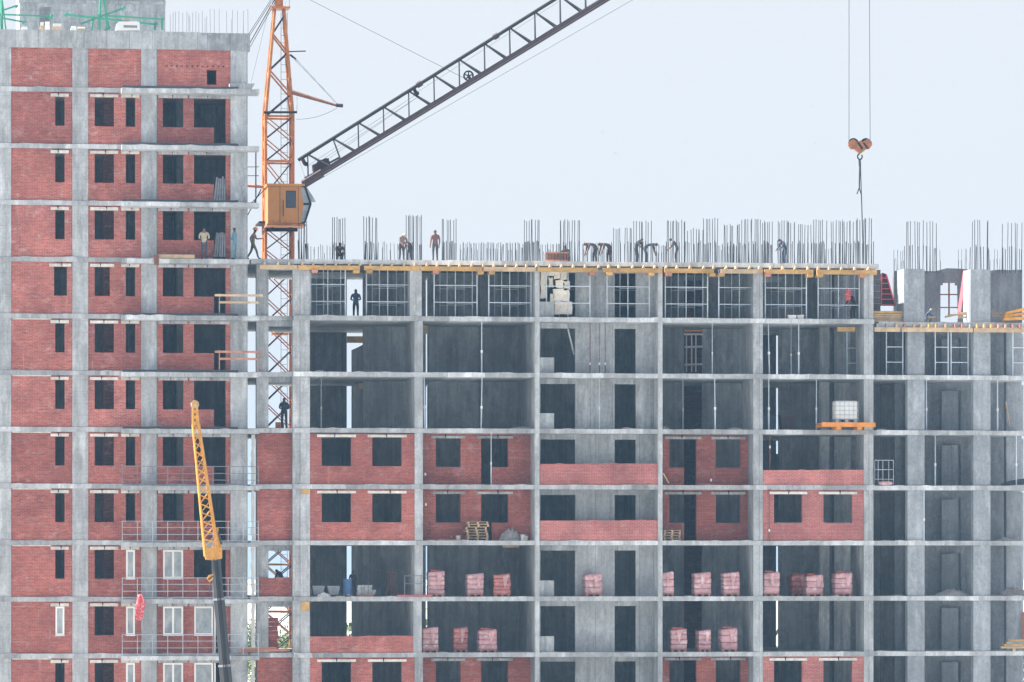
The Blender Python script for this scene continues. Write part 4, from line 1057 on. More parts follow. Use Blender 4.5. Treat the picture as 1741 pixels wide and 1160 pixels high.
# ================================================================== timber pallets
def pallet(loc, rz, label, tilt=0.0, w=1.15, mat='timber'):
    t = thing('wooden_pallet', label, 'pallet', loc, 0.0, 'empty timber pallets', local=True)
    t.rotation_euler = (tilt, 0, rz)
    d = 0.9
    for sx in (-1, 0, 1):
        box('stringer', sx * (w / 2 - .06) - 0.05, sx * (w / 2 - .06) + 0.05, -d / 2, d / 2, 0.022, 0.112, mat, t)
    for i in range(5):
        y = -d / 2 + 0.07 + i * (d - 0.14) / 4
        box('deck_board', -w / 2, w / 2, y - 0.06, y + 0.06, 0.1125, 0.135, mat, t)
    for y in (-d / 2 + .07, 0, d / 2 - .07):
        box('bottom_board', -w / 2, w / 2, y - 0.05, y + 0.05, 0.0, 0.0215, mat, t)
zb = Zk(2) + ST
rnd = random.Random(3)
for i in range(7):
    pallet((X(812 - i * 0.4 + rnd.uniform(-2.5, 2.5), 1.0), 1.1, zb + i * 0.148), rnd.uniform(-0.12, 0.12), '%s timber pallet from the bottom of the stack before the brick loggia' % ORD[i])
o = pallet((X(869, 1.9), 2.25, zb + 0.05), 0.05, 'timber pallet leaning upright against the loggia wall behind rubble', tilt=R(78), w=0.9)
for i in range(4):
    pallet((X(1141, 0.9), 1.0, zb + i * 0.148), rnd.uniform(-0.06, 0.06), '%s timber pallet from the bottom of the small stack right of the thin wall' % ORD[i], w=0.95)
o = tag(rubble_heap('rubble_heap', X(868, 1.2), 1.2, zb, 1.3, 0.75, 'rubble'), 'grey rubble heap before the leaning pallet in the loggia', 'rubble')
o = tag(bar('plank', P(767, 915, 1.7), P(762, 890, 2.1), 0.075, 'timber', n=4), 'short plank leaning on the brick wall left of the pallet stack', 'plank')
o = tag(box('plank', X(745, 0.5), X(792, 0.5), 0.45, 0.62, zb, zb + 0.06, 'timber'), 'pale plank lying along the slab edge left of the pallet stack', 'plank')
def bucket(px, Y, zb, label, mat='bucket_white', r=0.13, h=0.28):
    t = thing('bucket', label, 'bucket', (X(px, Y), Y, zb))
    bar('tub', (X(px, Y), Y, zb), (X(px, Y), Y, zb + h), r * 0.85, mat, t, n=14, r1=r)
    bar('rim', (X(px, Y), Y, zb + h - .03), (X(px, Y), Y, zb + h), r * 1.08, mat, t, n=14)
bucket(779, 1.0, zb, 'white bucket between the leaning plank and the pallet stack')
bucket(889, 0.7, zb, 'left white bucket beside the rubble heap', h=0.33)
bucket(894, 0.75, zb, 'right white bucket beside the rubble heap', h=0.26)
zb = Zk(3) + ST
o = tag(bar('plank', P(1137, 822, 0.4), P(1127.5, 805, 0.2), 0.04, 'timber', n=4), 'short pale plank leaning on the thin wall of the upper brick storey', 'plank')

# ================================================================== liquid tank on a landing platform
zb = Zk(4) + ST
t = thing('landing_platform', 'orange steel landing platform sticking out under the white tank', 'platform', (X(1440, -0.8), -0.8, zb))
for y_ in (-1.0, 0.6):
    box('main_beam', X(1397, -1), X(1488, -1), y_ - 0.07, y_ + 0.07, zb + 0.14, zb + 0.38, 'orange_paint', t)
box('deck', X(1398, -1), X(1486, -1), -0.93, 0.53, zb + 0.30, zb + 0.36, 'yellow_timber', t)
for a in (1427, 1463): box('foot', X(a - 5, -1), X(a + 4, -1), -0.9, 0.5, zb, zb + 0.14, 'orange_paint', t)
tk = thing('liquid_tank', 'white caged liquid tank on the orange landing platform', 'tank', (X(1438, -.5), -0.25, zb + 0.383), local=True)
w, d, h = 0.62, 0.5, 1.08
V, Fc = [], []
n = 6
for zi, (z, s) in enumerate(((0.16, 0.95), (0.22, 1.0), (0.45, 0.985), (0.7, 1.0), (0.95, 0.99), (1.12, 1.0), (1.17, 0.94))):
    for i in range(24):
        a = 2 * math.pi * i / 24
        c_, s_ = math.cos(a), math.sin(a)
        e = 0.22
        V.append((math.copysign(abs(c_) ** e, c_) * w * s, math.copysign(abs(s_) ** e, s_) * d * s, z))
for r_ in range(6):
    for i in range(24): Fc.append((r_ * 24 + i, r_ * 24 + (i + 1) % 24, r_ * 24 + 24 + (i + 1) % 24, r_ * 24 + 24 + i))
Fc += [tuple(range(23, -1, -1)), tuple(range(144, 168))]
mesh('tank_body', V, Fc, 'white_paint', tk, smooth=True)
box('tank_pallet', -w, w, -d, d, 0.0, 0.03, 'galvanised', tk)
for sx in (-1, 0, 1): box('foot', sx * 0.5 - 0.08, sx * 0.5 + 0.08, -d, d, 0.03, 0.14, 'galvanised', tk)
for i in range(6):
    x = -w - .01 + (2 * w + .02) * i / 5
    bar('cage_bar', (x, -d - .025, 0.1), (x, -d - .025, 1.12), 0.012, 'galvanised', tk)
for i in range(5):
    z = 0.18 + i * 0.235
    bar('cage_bar', (-w - .02, -d - .025, z), (w + .02, -d - .025, z), 0.012, 'galvanised', tk)
    bar('cage_bar', (-w - .025, -d, z), (-w - .025, d, z), 0.012, 'galvanised', tk)
bar('filler_cap', (0, 0, 1.16), (0, 0, 1.21), 0.12, 'rail_steel', tk, n=14)

# ================================================================== people
def vlerp(a, b, f): return tuple(a[i] + (b[i] - a[i]) * f for i in range(3))
BONES = [('pelvis', 'waist'), ('waist', 'chest'), ('chest', 'neck'), ('neck', 'head'), ('head', 'crown'),
         ('chest', 'shl'), ('shl', 'ell'), ('ell', 'wrl'), ('wrl', 'hal'), ('chest', 'shr'), ('shr', 'elr'), ('elr', 'wrr'), ('wrr', 'har'),
         ('pelvis', 'hil'), ('hil', 'knl'), ('knl', 'anl'), ('anl', 'tol'), ('pelvis', 'hir'), ('hir', 'knr'), ('knr', 'anr'), ('anr', 'tor')]
RAD = {'pelvis': (.16, .12), 'waist': (.15, .11), 'chest': (.17, .12), 'neck': (.06, .06), 'head': (.085, .10), 'crown': (.07, .085), 'shl': (.075, .075), 'shr': (.075, .075), 'ell': (.05, .05), 'elr': (.05, .05), 'wrl': (.034, .034), 'wrr': (.034, .034), 'hal': (.042, .024), 'har': (.042, .024),
       'hil': (.10, .10), 'hir': (.10, .10), 'knl': (.066, .066), 'knr': (.066, .066), 'anl': (.048, .05), 'anr': (.048, .05), 'tol': (.045, .03), 'tor': (.045, .03)}
def pose(kind):
    """joint positions; the figure faces -Y and x is to its left as the camera sees it"""
    p = dict(pelvis=(0, 0, .95), waist=(0, 0, 1.10), chest=(0, .01, 1.34), neck=(0, 0, 1.50), head=(0, -.02, 1.60), crown=(0, -.01, 1.71),
             shl=(-.19, 0, 1.41), ell=(-.25, .02, 1.13), wrl=(-.25, -.06, .89), hal=(-.25, -.08, .80), shr=(.19, 0, 1.41), elr=(.25, .02, 1.13), wrr=(.25, -.06, .89), har=(.25, -.08, .80),
             hil=(-.10, 0, .90), knl=(-.11, -.02, .49), anl=(-.12, .01, .09), tol=(-.13, -.15, .035), hir=(.10, 0, .90), knr=(.11, -.02, .49), anr=(.12, .01, .09), tor=(.13, -.15, .035))
    if kind == 'hands_front':
        p.update(ell=(-.27, -.04, 1.14), wrl=(-.10, -.24, 1.10), hal=(-.03, -.28, 1.10), elr=(.27, -.04, 1.14), wrr=(.10, -.24, 1.10), har=(.03, -.28, 1.12))
    elif kind == 'walk':
        p.update(knl=(-.11, -.20, .52), anl=(-.12, -.30, .12), tol=(-.12, -.46, .06), knr=(.10, .10, .50), anr=(.11, .32, .14), tor=(.11, .20, .035), elr=(.24, -.16, 1.16), wrr=(.22, -.42, 1.17), har=(.22, -.51, 1.18), ell=(-.24, .12, 1.15), wrl=(-.24, .06, .92), hal=(-.24, .04, .84), chest=(0, -.06, 1.33), neck=(0, -.09, 1.49), head=(0, -.13, 1.58), crown=(0, -.14, 1.69), shl=(-.19, -.05, 1.40), shr=(.19, -.07, 1.40))
    elif kind == 'reach':
        p.update(elr=(.30, -.16, 1.25), wrr=(.28, -.40, 1.28), har=(.28, -.49, 1.29), ell=(-.30, -.10, 1.22), wrl=(-.28, -.34, 1.22), hal=(-.28, -.43, 1.23))
    elif kind == 'bend':
        p.update(pelvis=(0, .18, .90), waist=(0, .05, 1.01), chest=(0, -.20, 1.09), neck=(0, -.37, 1.07), head=(0, -.47, 1.03), crown=(0, -.57, 1.00), shl=(-.19, -.27, 1.06), ell=(-.21, -.34, .78), wrl=(-.16, -.42, .54), hal=(-.14, -.45, .45), shr=(.19, -.27, 1.06), elr=(.21, -.34, .78), wrr=(.16, -.42, .54), har=(.14, -.45, .45),
                 hil=(-.10, .17, .85), knl=(-.12, .04, .47), anl=(-.13, .05, .09), tol=(-.14, -.11, .035), hir=(.10, .17, .85), knr=(.12, .08, .47), anr=(.13, .12, .09), tor=(.14, -.04, .035))
    elif kind == 'stoop':
        p.update(pelvis=(0, .10, .92), waist=(0, .04, 1.06), chest=(0, -.10, 1.25), neck=(0, -.20, 1.35), head=(0, -.29, 1.37), crown=(0, -.37, 1.44), shl=(-.19, -.13, 1.28), ell=(-.22, -.22, 1.01), wrl=(-.14, -.40, .86), hal=(-.12, -.45, .79), shr=(.19, -.13, 1.28), elr=(.22, -.22, 1.01), wrr=(.14, -.40, .86), har=(.12, -.45, .79),
                 hil=(-.10, .09, .87), hir=(.10, .09, .87))
    elif kind == 'crouch':
        p.update(pelvis=(0, .20, .36), waist=(0, .14, .50), chest=(0, -.02, .70), neck=(0, -.12, .82), head=(0, -.18, .90), crown=(0, -.22, 1.00), shl=(-.19, -.05, .75), ell=(-.24, -.22, .56), wrl=(-.14, -.40, .44), hal=(-.10, -.45, .38), shr=(.19, -.05, .75), elr=(.24, -.22, .56), wrr=(.14, -.40, .44), har=(.10, -.45, .38),
                 hil=(-.10, .18, .33), knl=(-.16, -.24, .46), anl=(-.14, -.02, .09), tol=(-.15, -.17, .035), hir=(.10, .18, .33), knr=(.16, -.24, .46), anr=(.14, -.02, .09), tor=(.15, -.17, .035))
    return p
REGION = {'crown': 'hair', 'head': 'skin', 'neck': 'skin', 'chest': 'shirt', 'waist': 'shirt', 'pelvis': 'pants', 'shl': 'shirt', 'shr': 'shirt', 'ell': 'sleeve', 'elr': 'sleeve', 'wrl': 'fore', 'wrr': 'fore', 'hal': 'skin', 'har': 'skin', 'hil': 'pants', 'hir': 'pants', 'knl': 'pants', 'knr': 'pants', 'anl': 'pants', 'anr': 'pants', 'tol': 'shoe', 'tor': 'shoe'}
def seg_d(p, a, b):
    ab = b - a
    t = max(0, min(1, (p - a).dot(ab) / max(1e-9, ab.length_squared)))
    return (p - (a + ab * t)).length
def person(loc, rz, kind, shirt, pants, label, sleeve=None, fore='skin', helmet=None, cap=None, scale=1.0):
    J = {k: Vector(v) * scale for k, v in pose(kind).items()}
    names = list(J)
    me = bpy.data.meshes.new('skeleton')
    me.from_pydata([J[n] for n in names], [(names.index(a), names.index(b)) for a, b in BONES], [])
    tmp = bpy.data.objects.new('skeleton', me)
    col.objects.link(tmp)
    sk = tmp.modifiers.new('skin', 'SKIN'); sk.use_smooth_shade = True; sk.branch_smoothing = 0.6
    for i, nme in enumerate(names):
        sv = me.skin_vertices[0].data[i]
        sv.radius = tuple(r * scale for r in RAD[nme])
        sv.use_root = (nme == 'pelvis')
    sb = tmp.modifiers.new('sub', 'SUBSURF'); sb.levels = sb.render_levels = 1
    dg = bpy.context.evaluated_depsgraph_get()
    bm = bmesh.new()
    bm.from_mesh(tmp.evaluated_get(dg).to_mesh())
    bpy.data.objects.remove(tmp)
    roles = {'hair': cap or 'hair', 'skin': 'skin', 'shirt': shirt, 'sleeve': sleeve or shirt, 'fore': fore, 'pants': pants, 'shoe': 'leather'}
    mats = []
    for v in roles.values():
        if v not in mats: mats.append(v)
    def mi(role): return mats.index(roles[role])
    for f in bm.faces:
        c = f.calc_center_median()
        best = min(BONES, key=lambda b: seg_d(c, J[b[0]], J[b[1]]) / (max(RAD[b[0]]) + max(RAD[b[1]])))
        f.material_index = mi(REGION[best[1]] if best != ('pelvis', 'waist') else 'shirt')
        f.smooth = True
    # five unequal fingers on each hand, a nose and two ears, all joined to the one body mesh
    def spur(p0, p1, r0, r1, role):
        d = (p1 - p0).normalized()
        u = d.orthogonal().normalized(); w_ = d.cross(u)
        vs_ = []
        for pt, rr in ((p0, r0), (p1, r1)):
            vs_.append([bm.verts.new(pt + (u * math.cos(a) + w_ * math.sin(a)) * rr) for a in (0, 1.57, 3.14, 4.71)])
        for i in range(4):
            bm.faces.new((vs_[0][i], vs_[0][(i + 1) % 4], vs_[1][(i + 1) % 4], vs_[1][i])).material_index = mi(role)
        bm.faces.new(vs_[1]).material_index = mi(role)
    for s in ('l', 'r'):
        wr, ha = J['wr' + s], J['ha' + s]
        d = (ha - wr).normalized()
        side = d.cross(Vector((0, 0, 1)))
        if side.length < .2: side = d.cross(Vector((0, 1, 0)))
        side.normalize()
        curl = side.cross(d).normalized()
        for q, ln in ((-1.5, .055), (-.5, .07), (.5, .078), (1.5, .068)):
            a = ha + side * q * 0.019 * scale
            m_ = a + d * ln * .55 * scale
            spur(a, m_, .009, .008, 'skin'); spur(m_, m_ + (d + curl * .8).normalized() * ln * .55 * scale, .008, .006, 'skin')
        th = wr + d * .03 * scale - side * .03 * scale
        spur(th, th + (d * .6 - side * .7).normalized() * .055 * scale, .012, .008, 'skin')
    hd, cr = J['head'], J['crown']
    up = (cr - hd).normalized()
    fw = Vector((0, -1, 0)) - up * up.dot(Vector((0, -1, 0))); fw.normalize()
    lf = up.cross(fw)
    spur(hd + fw * .085 + up * .0, hd + fw * .118 - up * .012, .016, .010, 'skin')
    for s in (-1, 1): spur(hd + lf * s * .07, hd + lf * s * .098 - fw * .01, .026, .016, 'skin')
    body = bpy.data.meshes.new('body')
    bm.to_mesh(body); bm.free()
    for nme in mats: body.materials.append(M[nme])
    t = thing('person', label, 'person', loc, rz, local=True)
    o = link('body', body, t, (0, 0, 0))
    if helmet:
        V, Fc = [], []
        cc = hd + up * .075
        rings_ = [(-.02, .165), (-.01, .128), (.06, .115), (.11, .075), (.135, .02)]
        for dz, rr in rings_:
            for i in range(14):
                a = 2 * math.pi * i / 14
                V.append(cc + up * dz + (fw * math.cos(a) * 1.12 + lf * math.sin(a)) * rr)
        for r_ in range(4):
            for i in range(14): Fc.append((r_ * 14 + i, r_ * 14 + (i + 1) % 14, r_ * 14 + 14 + (i + 1) % 14, r_ * 14 + 14 + i))
        Fc += [tuple(range(56, 70)), tuple(range(13, -1, -1))]
        mesh('helmet', V, Fc, helmet, t, (0, 0, 0), smooth=True)
    return t
zt7 = Zk(7) + BDZ + 0.125
def at(px, Y, z): return (X(px, Y), Y, z)
person(at(347, -0.8, zt7), R(170), 'hands_front', 'shirt_beige', 'cloth_navy', 'worker in beige shirt and navy trousers at the tower balcony doorway', fore='shirt_beige')
person(at(399, -0.8, zt7), R(-115), 'hands_front', 'cloth_blue', 'cloth_blue', 'worker in blue overalls on the balcony before the tower column', fore='cloth_blue')
person(at(430, 1.2, Zk(7) + ST), R(80), 'walk', 'cloth_pale', 'cloth_olive', 'worker in orange helmet striding towards the crane mast', sleeve='skin', helmet='helmet_orange')
person(at(683, 1.0, ZD), R(20), 'stoop', 'cloth_pale', 'cloth_dark', 'capped worker stooping beside the fourth rebar cluster, left of a pair', cap='shirt_beige')
person(at(694, 1.6, ZD), R(-60), 'bend', 'cloth_brown', 'cloth_dark', 'worker bending low behind the capped one at the fourth rebar cluster')
person(at(740, 1.0, ZD), R(195), 'stand', 'skin', 'cloth_dark', 'bare-backed worker standing left of the fifth rebar cluster', sleeve='skin')
person(at(1009, 1.4, ZD), R(-80), 'bend', 'cloth_brown', 'cloth_dark', 'worker bending to the left mid deck, left of a pair')
person(at(1033, 1.4, ZD), R(-75), 'bend', 'cloth_brown', 'cloth_brown', 'worker bending to the left mid deck, right of a pair')
person(at(1083, 1.6, ZD), R(60), 'stoop', 'cloth_dark', 'cloth_dark', 'dark-clothed worker stooping at the ninth rebar cluster', scale=0.95)
person(at(1101, 1.2, ZD), R(75), 'bend', 'cloth_navy', 'cloth_dark', 'worker bending to the right at the ninth rebar cluster')
person(at(1149, 1.2, ZD), R(-100), 'stoop', 'cloth_dark', 'cloth_dark', 'dark worker stooping inside the tenth rebar cluster', scale=0.95)
person(at(1333, 1.0, ZD), R(-70), 'stoop', 'cloth_navy', 'cloth_navy', 'worker in dark blue jacket among dense rebar near the right end', fore='cloth_navy', scale=0.95)
person(at(577, 1.4, ZD), R(10), 'crouch', 'cloth_dark', 'cloth_dark', 'dark worker crouching at the second rebar cluster')
person(at(963, 2.2, ZD), R(-30), 'crouch', 'cloth_dark', 'cloth_dark', 'dark worker crouching right of the brown crate')
person(at(605, 4.6, zb6), R(185), 'hands_front', 'blue_plastic', 'cloth_dark', 'worker in blue top before the bright gap in the first shored bay', fore='blue_plastic')
person(at(483, 2.4, Zk(4) + ST), R(160), 'hands_front', 'cloth_navy', 'cloth_dark', 'dark-clothed worker in the narrow bay with crane mast behind', fore='cloth_navy')
person(at(1450, 1.6, zb6), R(-60), 'stoop', 'cloth_dark', 'cloth_dark', 'dark worker beside a red cloth at the last shored bay')
person(at(1578, 2.2, ZW), R(70), 'crouch', 'blue_plastic', 'cloth_olive', 'crouching worker in blue beside the first wing column', cap='shirt_beige', scale=0.85)
person(at(600, 3.0, Zk(1) + ST), R(150), 'stand', 'cloth_dark', 'cloth_dark', 'dark figure standing behind the blue barrel in the first bay', scale=0.82)
person(at(478, 2.2, Zk(1) + ST), R(-60), 'stoop', 'cloth_dark', 'cloth_navy', 'worker stooping behind the half-built brick wall in the narrow bay')

# ================================================================== loose things on the decks
t = thing('crate', 'brown slatted crate on the long deck among short rebar', 'crate', (X(946, 0.6), 0.6, ZD))
for i in range(8): 
    px = 929 + i * 5
    box('slat', X(px, 0.5), X(px + 3.6, 0.5), 0.5, 0.54, ZD + 0.06, ZD + 0.5, 'rust', t)
for z_ in (0.04, 0.46): box('rail', X(927, .5), X(966, .5), 0.46, 0.495, ZD + z_, ZD + z_ + 0.08, 'timber_red', t)
box('bin', X(928, .6), X(965, .6), 0.545, 1.1, ZD + 0.02, ZD + 0.48, 'cloth_dark', t)
for i, (a, b, lab) in enumerate(((1484, 1536, 'stack of pale planks beside the corner column on the wing deck'),)):
    t = thing('plank_stack', lab, 'planks', (X((a + b) / 2, 0.8), 0.8, ZW))
    for j in range(5):
        z_ = ZW + 0.02 + j * 0.115
        box('plank', X(a + (j % 2) * 2, 0.6), X(b - (j % 3), 0.6), 0.6 + .02 * j, 1.2, z_, z_ + 0.09 + (0.05 if j == 4 else 0), 'timber' if j != 4 else 'yellow_timber', t)
t = thing('plank_stack', 'tilted bundle of bright yellow boards at the right end of the wing deck', 'planks', (X(1724, 0.4), 0.4, ZW))
for j in range(3):
    a0 = P(1706 + j * 2.0, 543 - j * 5, 0.35 + j * .12); a1 = P(1752, 541 - j * 8.5, 0.35 + j * .12)
    V = [a0 + Vector((0, 0, -.07)), a1 + Vector((0, 0, -.07)), a1 + Vector((0, 0, .09)), a0 + Vector((0.05, 0, .08))]
    V += [v + Vector((0, .5, 0)) for v in V]
    mesh('board', V, [(0, 1, 2, 3), (7, 6, 5, 4), (0, 4, 5, 1), (1, 5, 6, 2), (2, 6, 7, 3), (3, 7, 4, 0)], 'boom_yellow', t, a0)
t = thing('plank_stack', 'scattered pale planks between the wing columns below the window hole', 'planks', (X(1620, 1.5), 1.5, ZW))
for a, b, c, d in ((1607, 540, 1650, 531), (1612, 537, 1648, 535), (1628, 541, 1655, 540), (1576, 541, 1590, 540.5)):
    bar('plank', P(a, b - 1, 1.0), P(b_ := c, d - 1, 1.4), 0.07, 'timber', t, n=4)
t = thing('plank_stack', 'few boards lying right of the second wing column', 'planks', (X(1696, 1.5), 1.5, ZW))
for j in range(2): bar('plank', P(1686, 537 - j * 4, 1.5), P(1707, 537 - j * 3, 1.5), 0.07, 'timber', t, n=4)
t = thing('leaning_post', 'red steel post leaning against the wing rear wall', 'post', P(1632, 532, 3.5))
bar('shaft', P(1631, 533, 3.0), P(1641, 462, 4.7), 0.13, 'red_paint', t, n=4)
bar('foot_plate', P(1628, 537, 3.0), P(1635, 537, 3.0), 0.06, 'timber_red', t, n=4)
t = thing('column_form', 'dark gridded form panel beside the corner column above the wing deck', 'formwork', P(1490, 520, 2.0))
box('panel', X(1483, 2.0), X(1497, 2.0), 2.0, 2.1, ZW + 0.55, Zp(1490, 459, 2.0), 'plywood', t)
for j in range(6): 
    z_ = ZW + 0.75 + j * 0.33
    box('rib', X(1483, 2), X(1497, 2), 1.96, 1.998, z_, z_ + 0.035, 'rail_steel', t)
t = thing('form_panel', 'slanting red steel form panel with ribs above the wing deck', 'formwork', P(1508, 520, 2.4))
xL = X(1497.5, 2.2)
prism_y('panel', [(X(a, 2.2), Zp(a, b, 2.2)) for a, b in ((1497.5, 520), (1522, 520), (1507, 466), (1500, 464), (1497.5, 466))], 2.2, 2.3, 'crane_maroon', t)
for j in range(6):
    py = 518 - j * 9
    bar('rib', P(1497.5, py, 2.15), P(1520.5 - j * 2.6, py, 2.15), 0.035, 'red_paint', t, n=4)
bar('edge', P(1522, 520, 2.14), P(1507, 467, 2.14), 0.045, 'red_paint', t, n=4)
bar('edge', P(1498.5, 520, 2.14), P(1499, 465, 2.14), 0.04, 'red_paint', t, n=4)
# timber on the tower balcony and planks leaning in the doorways
o = tag(box('timber_beam', X(265, -1.2), X(331, -1.2), -1.2, -0.95, zt7 + 0.005, zt7 + 0.22, 'timber'), 'pale timber beam lying on the balcony edge below the workers', 'beam')
o = tag(box('timber_beam', X(262, -1.34), X(270, -1.34), -1.42, -1.28, Zk(7) - 0.33, zt7 + 0.18, 'rust'), 'short dark timber end hanging over the balcony edge', 'beam')
for k in (7, 8):
    t = thing('plank_bundle', ['bundle of grey planks leaning in the doorway behind the workers', 'bundle of grey planks leaning in the doorway one storey above the workers'][k - 7], 'planks', (X(374, 0), 0.2, Zk(k) + ST))
    for j in range(5):
        bar('plank', P(365 + j * 4.2 + random.uniform(-.5, .5), [437, 341][k - 7], -0.28), P(369 + j * 3.3, [396, 302][k - 7] + random.uniform(-3, 3), 0.3), 0.06, 'timber_grey', t, n=4)
# red and white cloth caught on the balcony below
rnd = random.Random(8)
V, Fc = [], []
nc, nr = 6, 12
for r_ in range(nr + 1):
    f = r_ / nr
    cxp = 238 + math.sin(f * 5) * 2.0 - (0.5 - abs(f - .5)) * 2
    wd = 4 + 5 * math.sin(f * math.pi) + (2 if f > .8 else 0)
    for c_ in range(nc + 1):
        u = c_ / nc - .5
        q = P(cxp + u * wd * 1.7, 1011 + f * 44 + rnd.uniform(-1.2, 1.2), -1.45 + math.sin(u * 9 + f * 4) * 0.09)
        V.append(q)
for r_ in range(nr):
    for c_ in range(nc):
        a = r_ * (nc + 1) + c_
        Fc.append((a, a + 1, a + nc + 2, a + nc + 1))
o = mesh('cloth', V, Fc, 'red_cloth', None, V[0], smooth=True)
sm = o.modifiers.new('thick', 'SOLIDIFY'); sm.thickness = 0.02
tag(o, 'torn red and white cloth hanging from the tower balcony railing', 'cloth')
# tower roof: green davits, blocks, white machine, hopper
def davit(px0, px1, Y, label, main_posts, beams):
    t = thing('roof_davit', label, 'davit', (X((px0 + px1) / 2, Y), Y, ZR1))
    for a, b, r in main_posts + beams: bar('tube', P(*a, Y), P(*b, Y + 0.02), r, 'green_paint', t, n=4)
davit(110, 280, 1.0, 'green steel roof davit with long arms before the stair core', [((169, 51), (171, -20), 0.07), ((182, 49), (177, -20), 0.07), ((186, 50), (175, -4), 0.05), ((156, 52), (160, 26), 0.06), ((276, 51), (275, 32), 0.06), ((263, 51), (264, 41), 0.06)],
      [((112, 25), (266, 42), 0.075), ((137, 41), (210, 14), 0.065), ((166, 26), (277, 33), 0.06), ((110, 27), (115, 23), 0.1), ((207, 18), (211, 12), 0.09), ((262, 41), (268, 40), 0.1), ((273, 33), (279, 33), 0.1), ((178, 52), (188, 46), 0.07)])
davit(0, 45, 1.0, 'green steel roof davit cut by the left picture edge', [((3, 50), (2, -20), 0.08), ((10, 50), (4, 2), 0.05)], [((-20, 24), (88, 28), 0.06), ((4, 18), (28, 10), 0.06), ((4, 31), (42, 38), 0.06), ((26, 13), (30, 9), 0.09), ((38, 40), (44, 36), 0.1), ((86, 33), (88, 25), 0.09)])
for i, (a, b, h, lab) in enumerate(((68, 75, 14, 'tall beige block in the roof doorway, left of two'), (76, 85, 15, 'tall beige block in the roof doorway, right of two'), (89, 105, 12, 'beige paper bag right of the roof doorway'), (120, 130, 8, 'beige block on the roof edge left of the green davit leg'), (131, 145, 7, 'pair-sized beige block beside the green davit leg'), (36, 47, 6, 'low beige block at the left roof end'))):
    hh = h / 32.0
    t = thing('masonry_block', lab, 'block', (X((a + b) / 2, 0.3), 0.4, ZR1), group='blocks on the tower roof')
    box('block', X(a, .2), X(b, .2), 0.15, 0.55, ZR1, ZR1 + hh * 0.55, 'foam' if i % 2 else 'timber', t)
    box('block', X(a + 1.2, .2), X(b - .6, .2), 0.17, 0.5, ZR1 + hh * 0.55 + .004, ZR1 + hh, 'foam', t)
t = thing('site_heater', 'white machine with dark slot on the tower roof edge', 'machine', (X(216, .3), 0.3, ZR1))
prism_y('housing', [(X(a, .2), Zp(a, b, .2)) for a, b in ((196, 52.5), (238, 52.5), (237, 38), (231, 36.5), (202, 37), (198, 41))], 0.15, 0.55, 'white_paint', t)
box('slot', X(210, .2), X(233, .2), 0.13, 0.149, Zp(220, 47.5, .2), Zp(220, 43.5, .2), 'rail_steel', t)
box('handle', X(211, .2), X(219, .2), 0.135, 0.3, Zp(215, 37, .2), Zp(215, 35, .2), 'timber_red', t)
t = thing('concrete_hopper', 'grey steel hopper standing at the balcony end below the tower roof', 'hopper', (X(412, -0.7), -0.7, Zk(10)))
zh = Zk(10) + BDZ + 0.127
prism_y('bin', [(X(a, -.9), z_) for a, z_ in ((391, zh), (427, zh), (433, zh + 0.33), (390, zh + 0.31))], -1.1, -0.3, 'concrete_dark', t)
# dry stuff of the first bay: barrel, mortar tubs, blocks, frame, trestles
z1f = Zk(1) + ST
t = thing('barrel', 'blue dented barrel on pallet legs in the first bay', 'barrel', at(591, 0.9, z1f))
bar('drum', at(591, .9, z1f + .1), at(591, .9, z1f + .92), 0.24, 'blue_plastic', t, n=18)
for z_ in (.12, .4, .66, .9): bar('hoop', at(591, .9, z1f + z_), at(591, .9, z1f + z_ + .04), 0.255, 'blue_plastic', t, n=18)
for dx in (-.2, .2): box('foot', X(591, .9) + dx - .04, X(591, .9) + dx + .04, .7, 1.1, z1f, z1f + .1, 'timber', t)
for px, lab in ((567, 'grey mortar tub left of the blue barrel'), (541, 'grey mortar tub nearest the first column')):
    t = thing('mortar_tub', lab, 'tub', at(px, 1.0, z1f))
    prism_y('tub', [(X(px, 1) + a, z1f + b) for a, b in ((-.24, .1), (.24, .1), (.34, .58), (-.34, .58))], 0.8, 1.4, 'timber_grey', t)
    for dx in (-.2, .2): box('leg', X(px, 1) + dx - .03, X(px, 1) + dx + .03, .85, 1.35, z1f, z1f + .1, 'rail_steel', t)
t = thing('block_stack', 'stack of pale grey blocks right of the blue barrel', 'blocks', at(620, .8, z1f))
for r_ in range(4):
    for c_ in range(5 if r_ < 2 else 4):
        x = X(607, .8) + c_ * 0.2 + (r_ % 2) * .03
        box('block', x, x + .185, .75, 1.15, z1f + .12 + r_ * .125, z1f + .24 + r_ * .125, 'concrete_pale', t)
box('pallet', X(606, .8), X(635, .8), .72, 1.2, z1f, z1f + .117, 'timber_red', t)
o = tag(rubble_heap('cloth_heap', X(550, .6), .5, z1f, 0.8, 0.25, 'bucket_white'), 'crumpled white sheeting on the slab beside the first column', 'sheeting')
t = thing('hand_truck', 'upright rusty sack barrow against the side wall of the first bay', 'barrow', at(667, 1.6, z1f))
for px in (663, 667, 671): bar('tube', at(px, 1.6, z1f), at(px, 1.7, z1f + 1.3), 0.022, 'rust', t)
for z_ in (.05, .5, .95, 1.28): bar('tube', at(662, 1.62, z1f + z_), at(672, 1.62, z1f + z_), 0.022, 'rust', t)
bar('tube', at(655, 1.2, z1f), at(663, 1.6, z1f + .75), 0.03, 'rust', t)
t = thing('edge_guard', 'red slab-edge guard with pipe rails before the second column', 'guard rail', at(700, -.1, z1f))
box('beam', X(675, -.12), X(735, -.12), -.16, -.06, z1f + .02, z1f + .10, 'red_paint', t)
for px in (688, 716, 728): bar('post', at(px, -.1, z1f + .1), at(px, -.1, z1f + 1.15), 0.02, 'rail_steel', t)
for z_ in (.7, 1.12): bar('rail', at(688, -.1, z1f + z_), at(728, -.1, z1f + z_), 0.016, 'rail_steel', t)
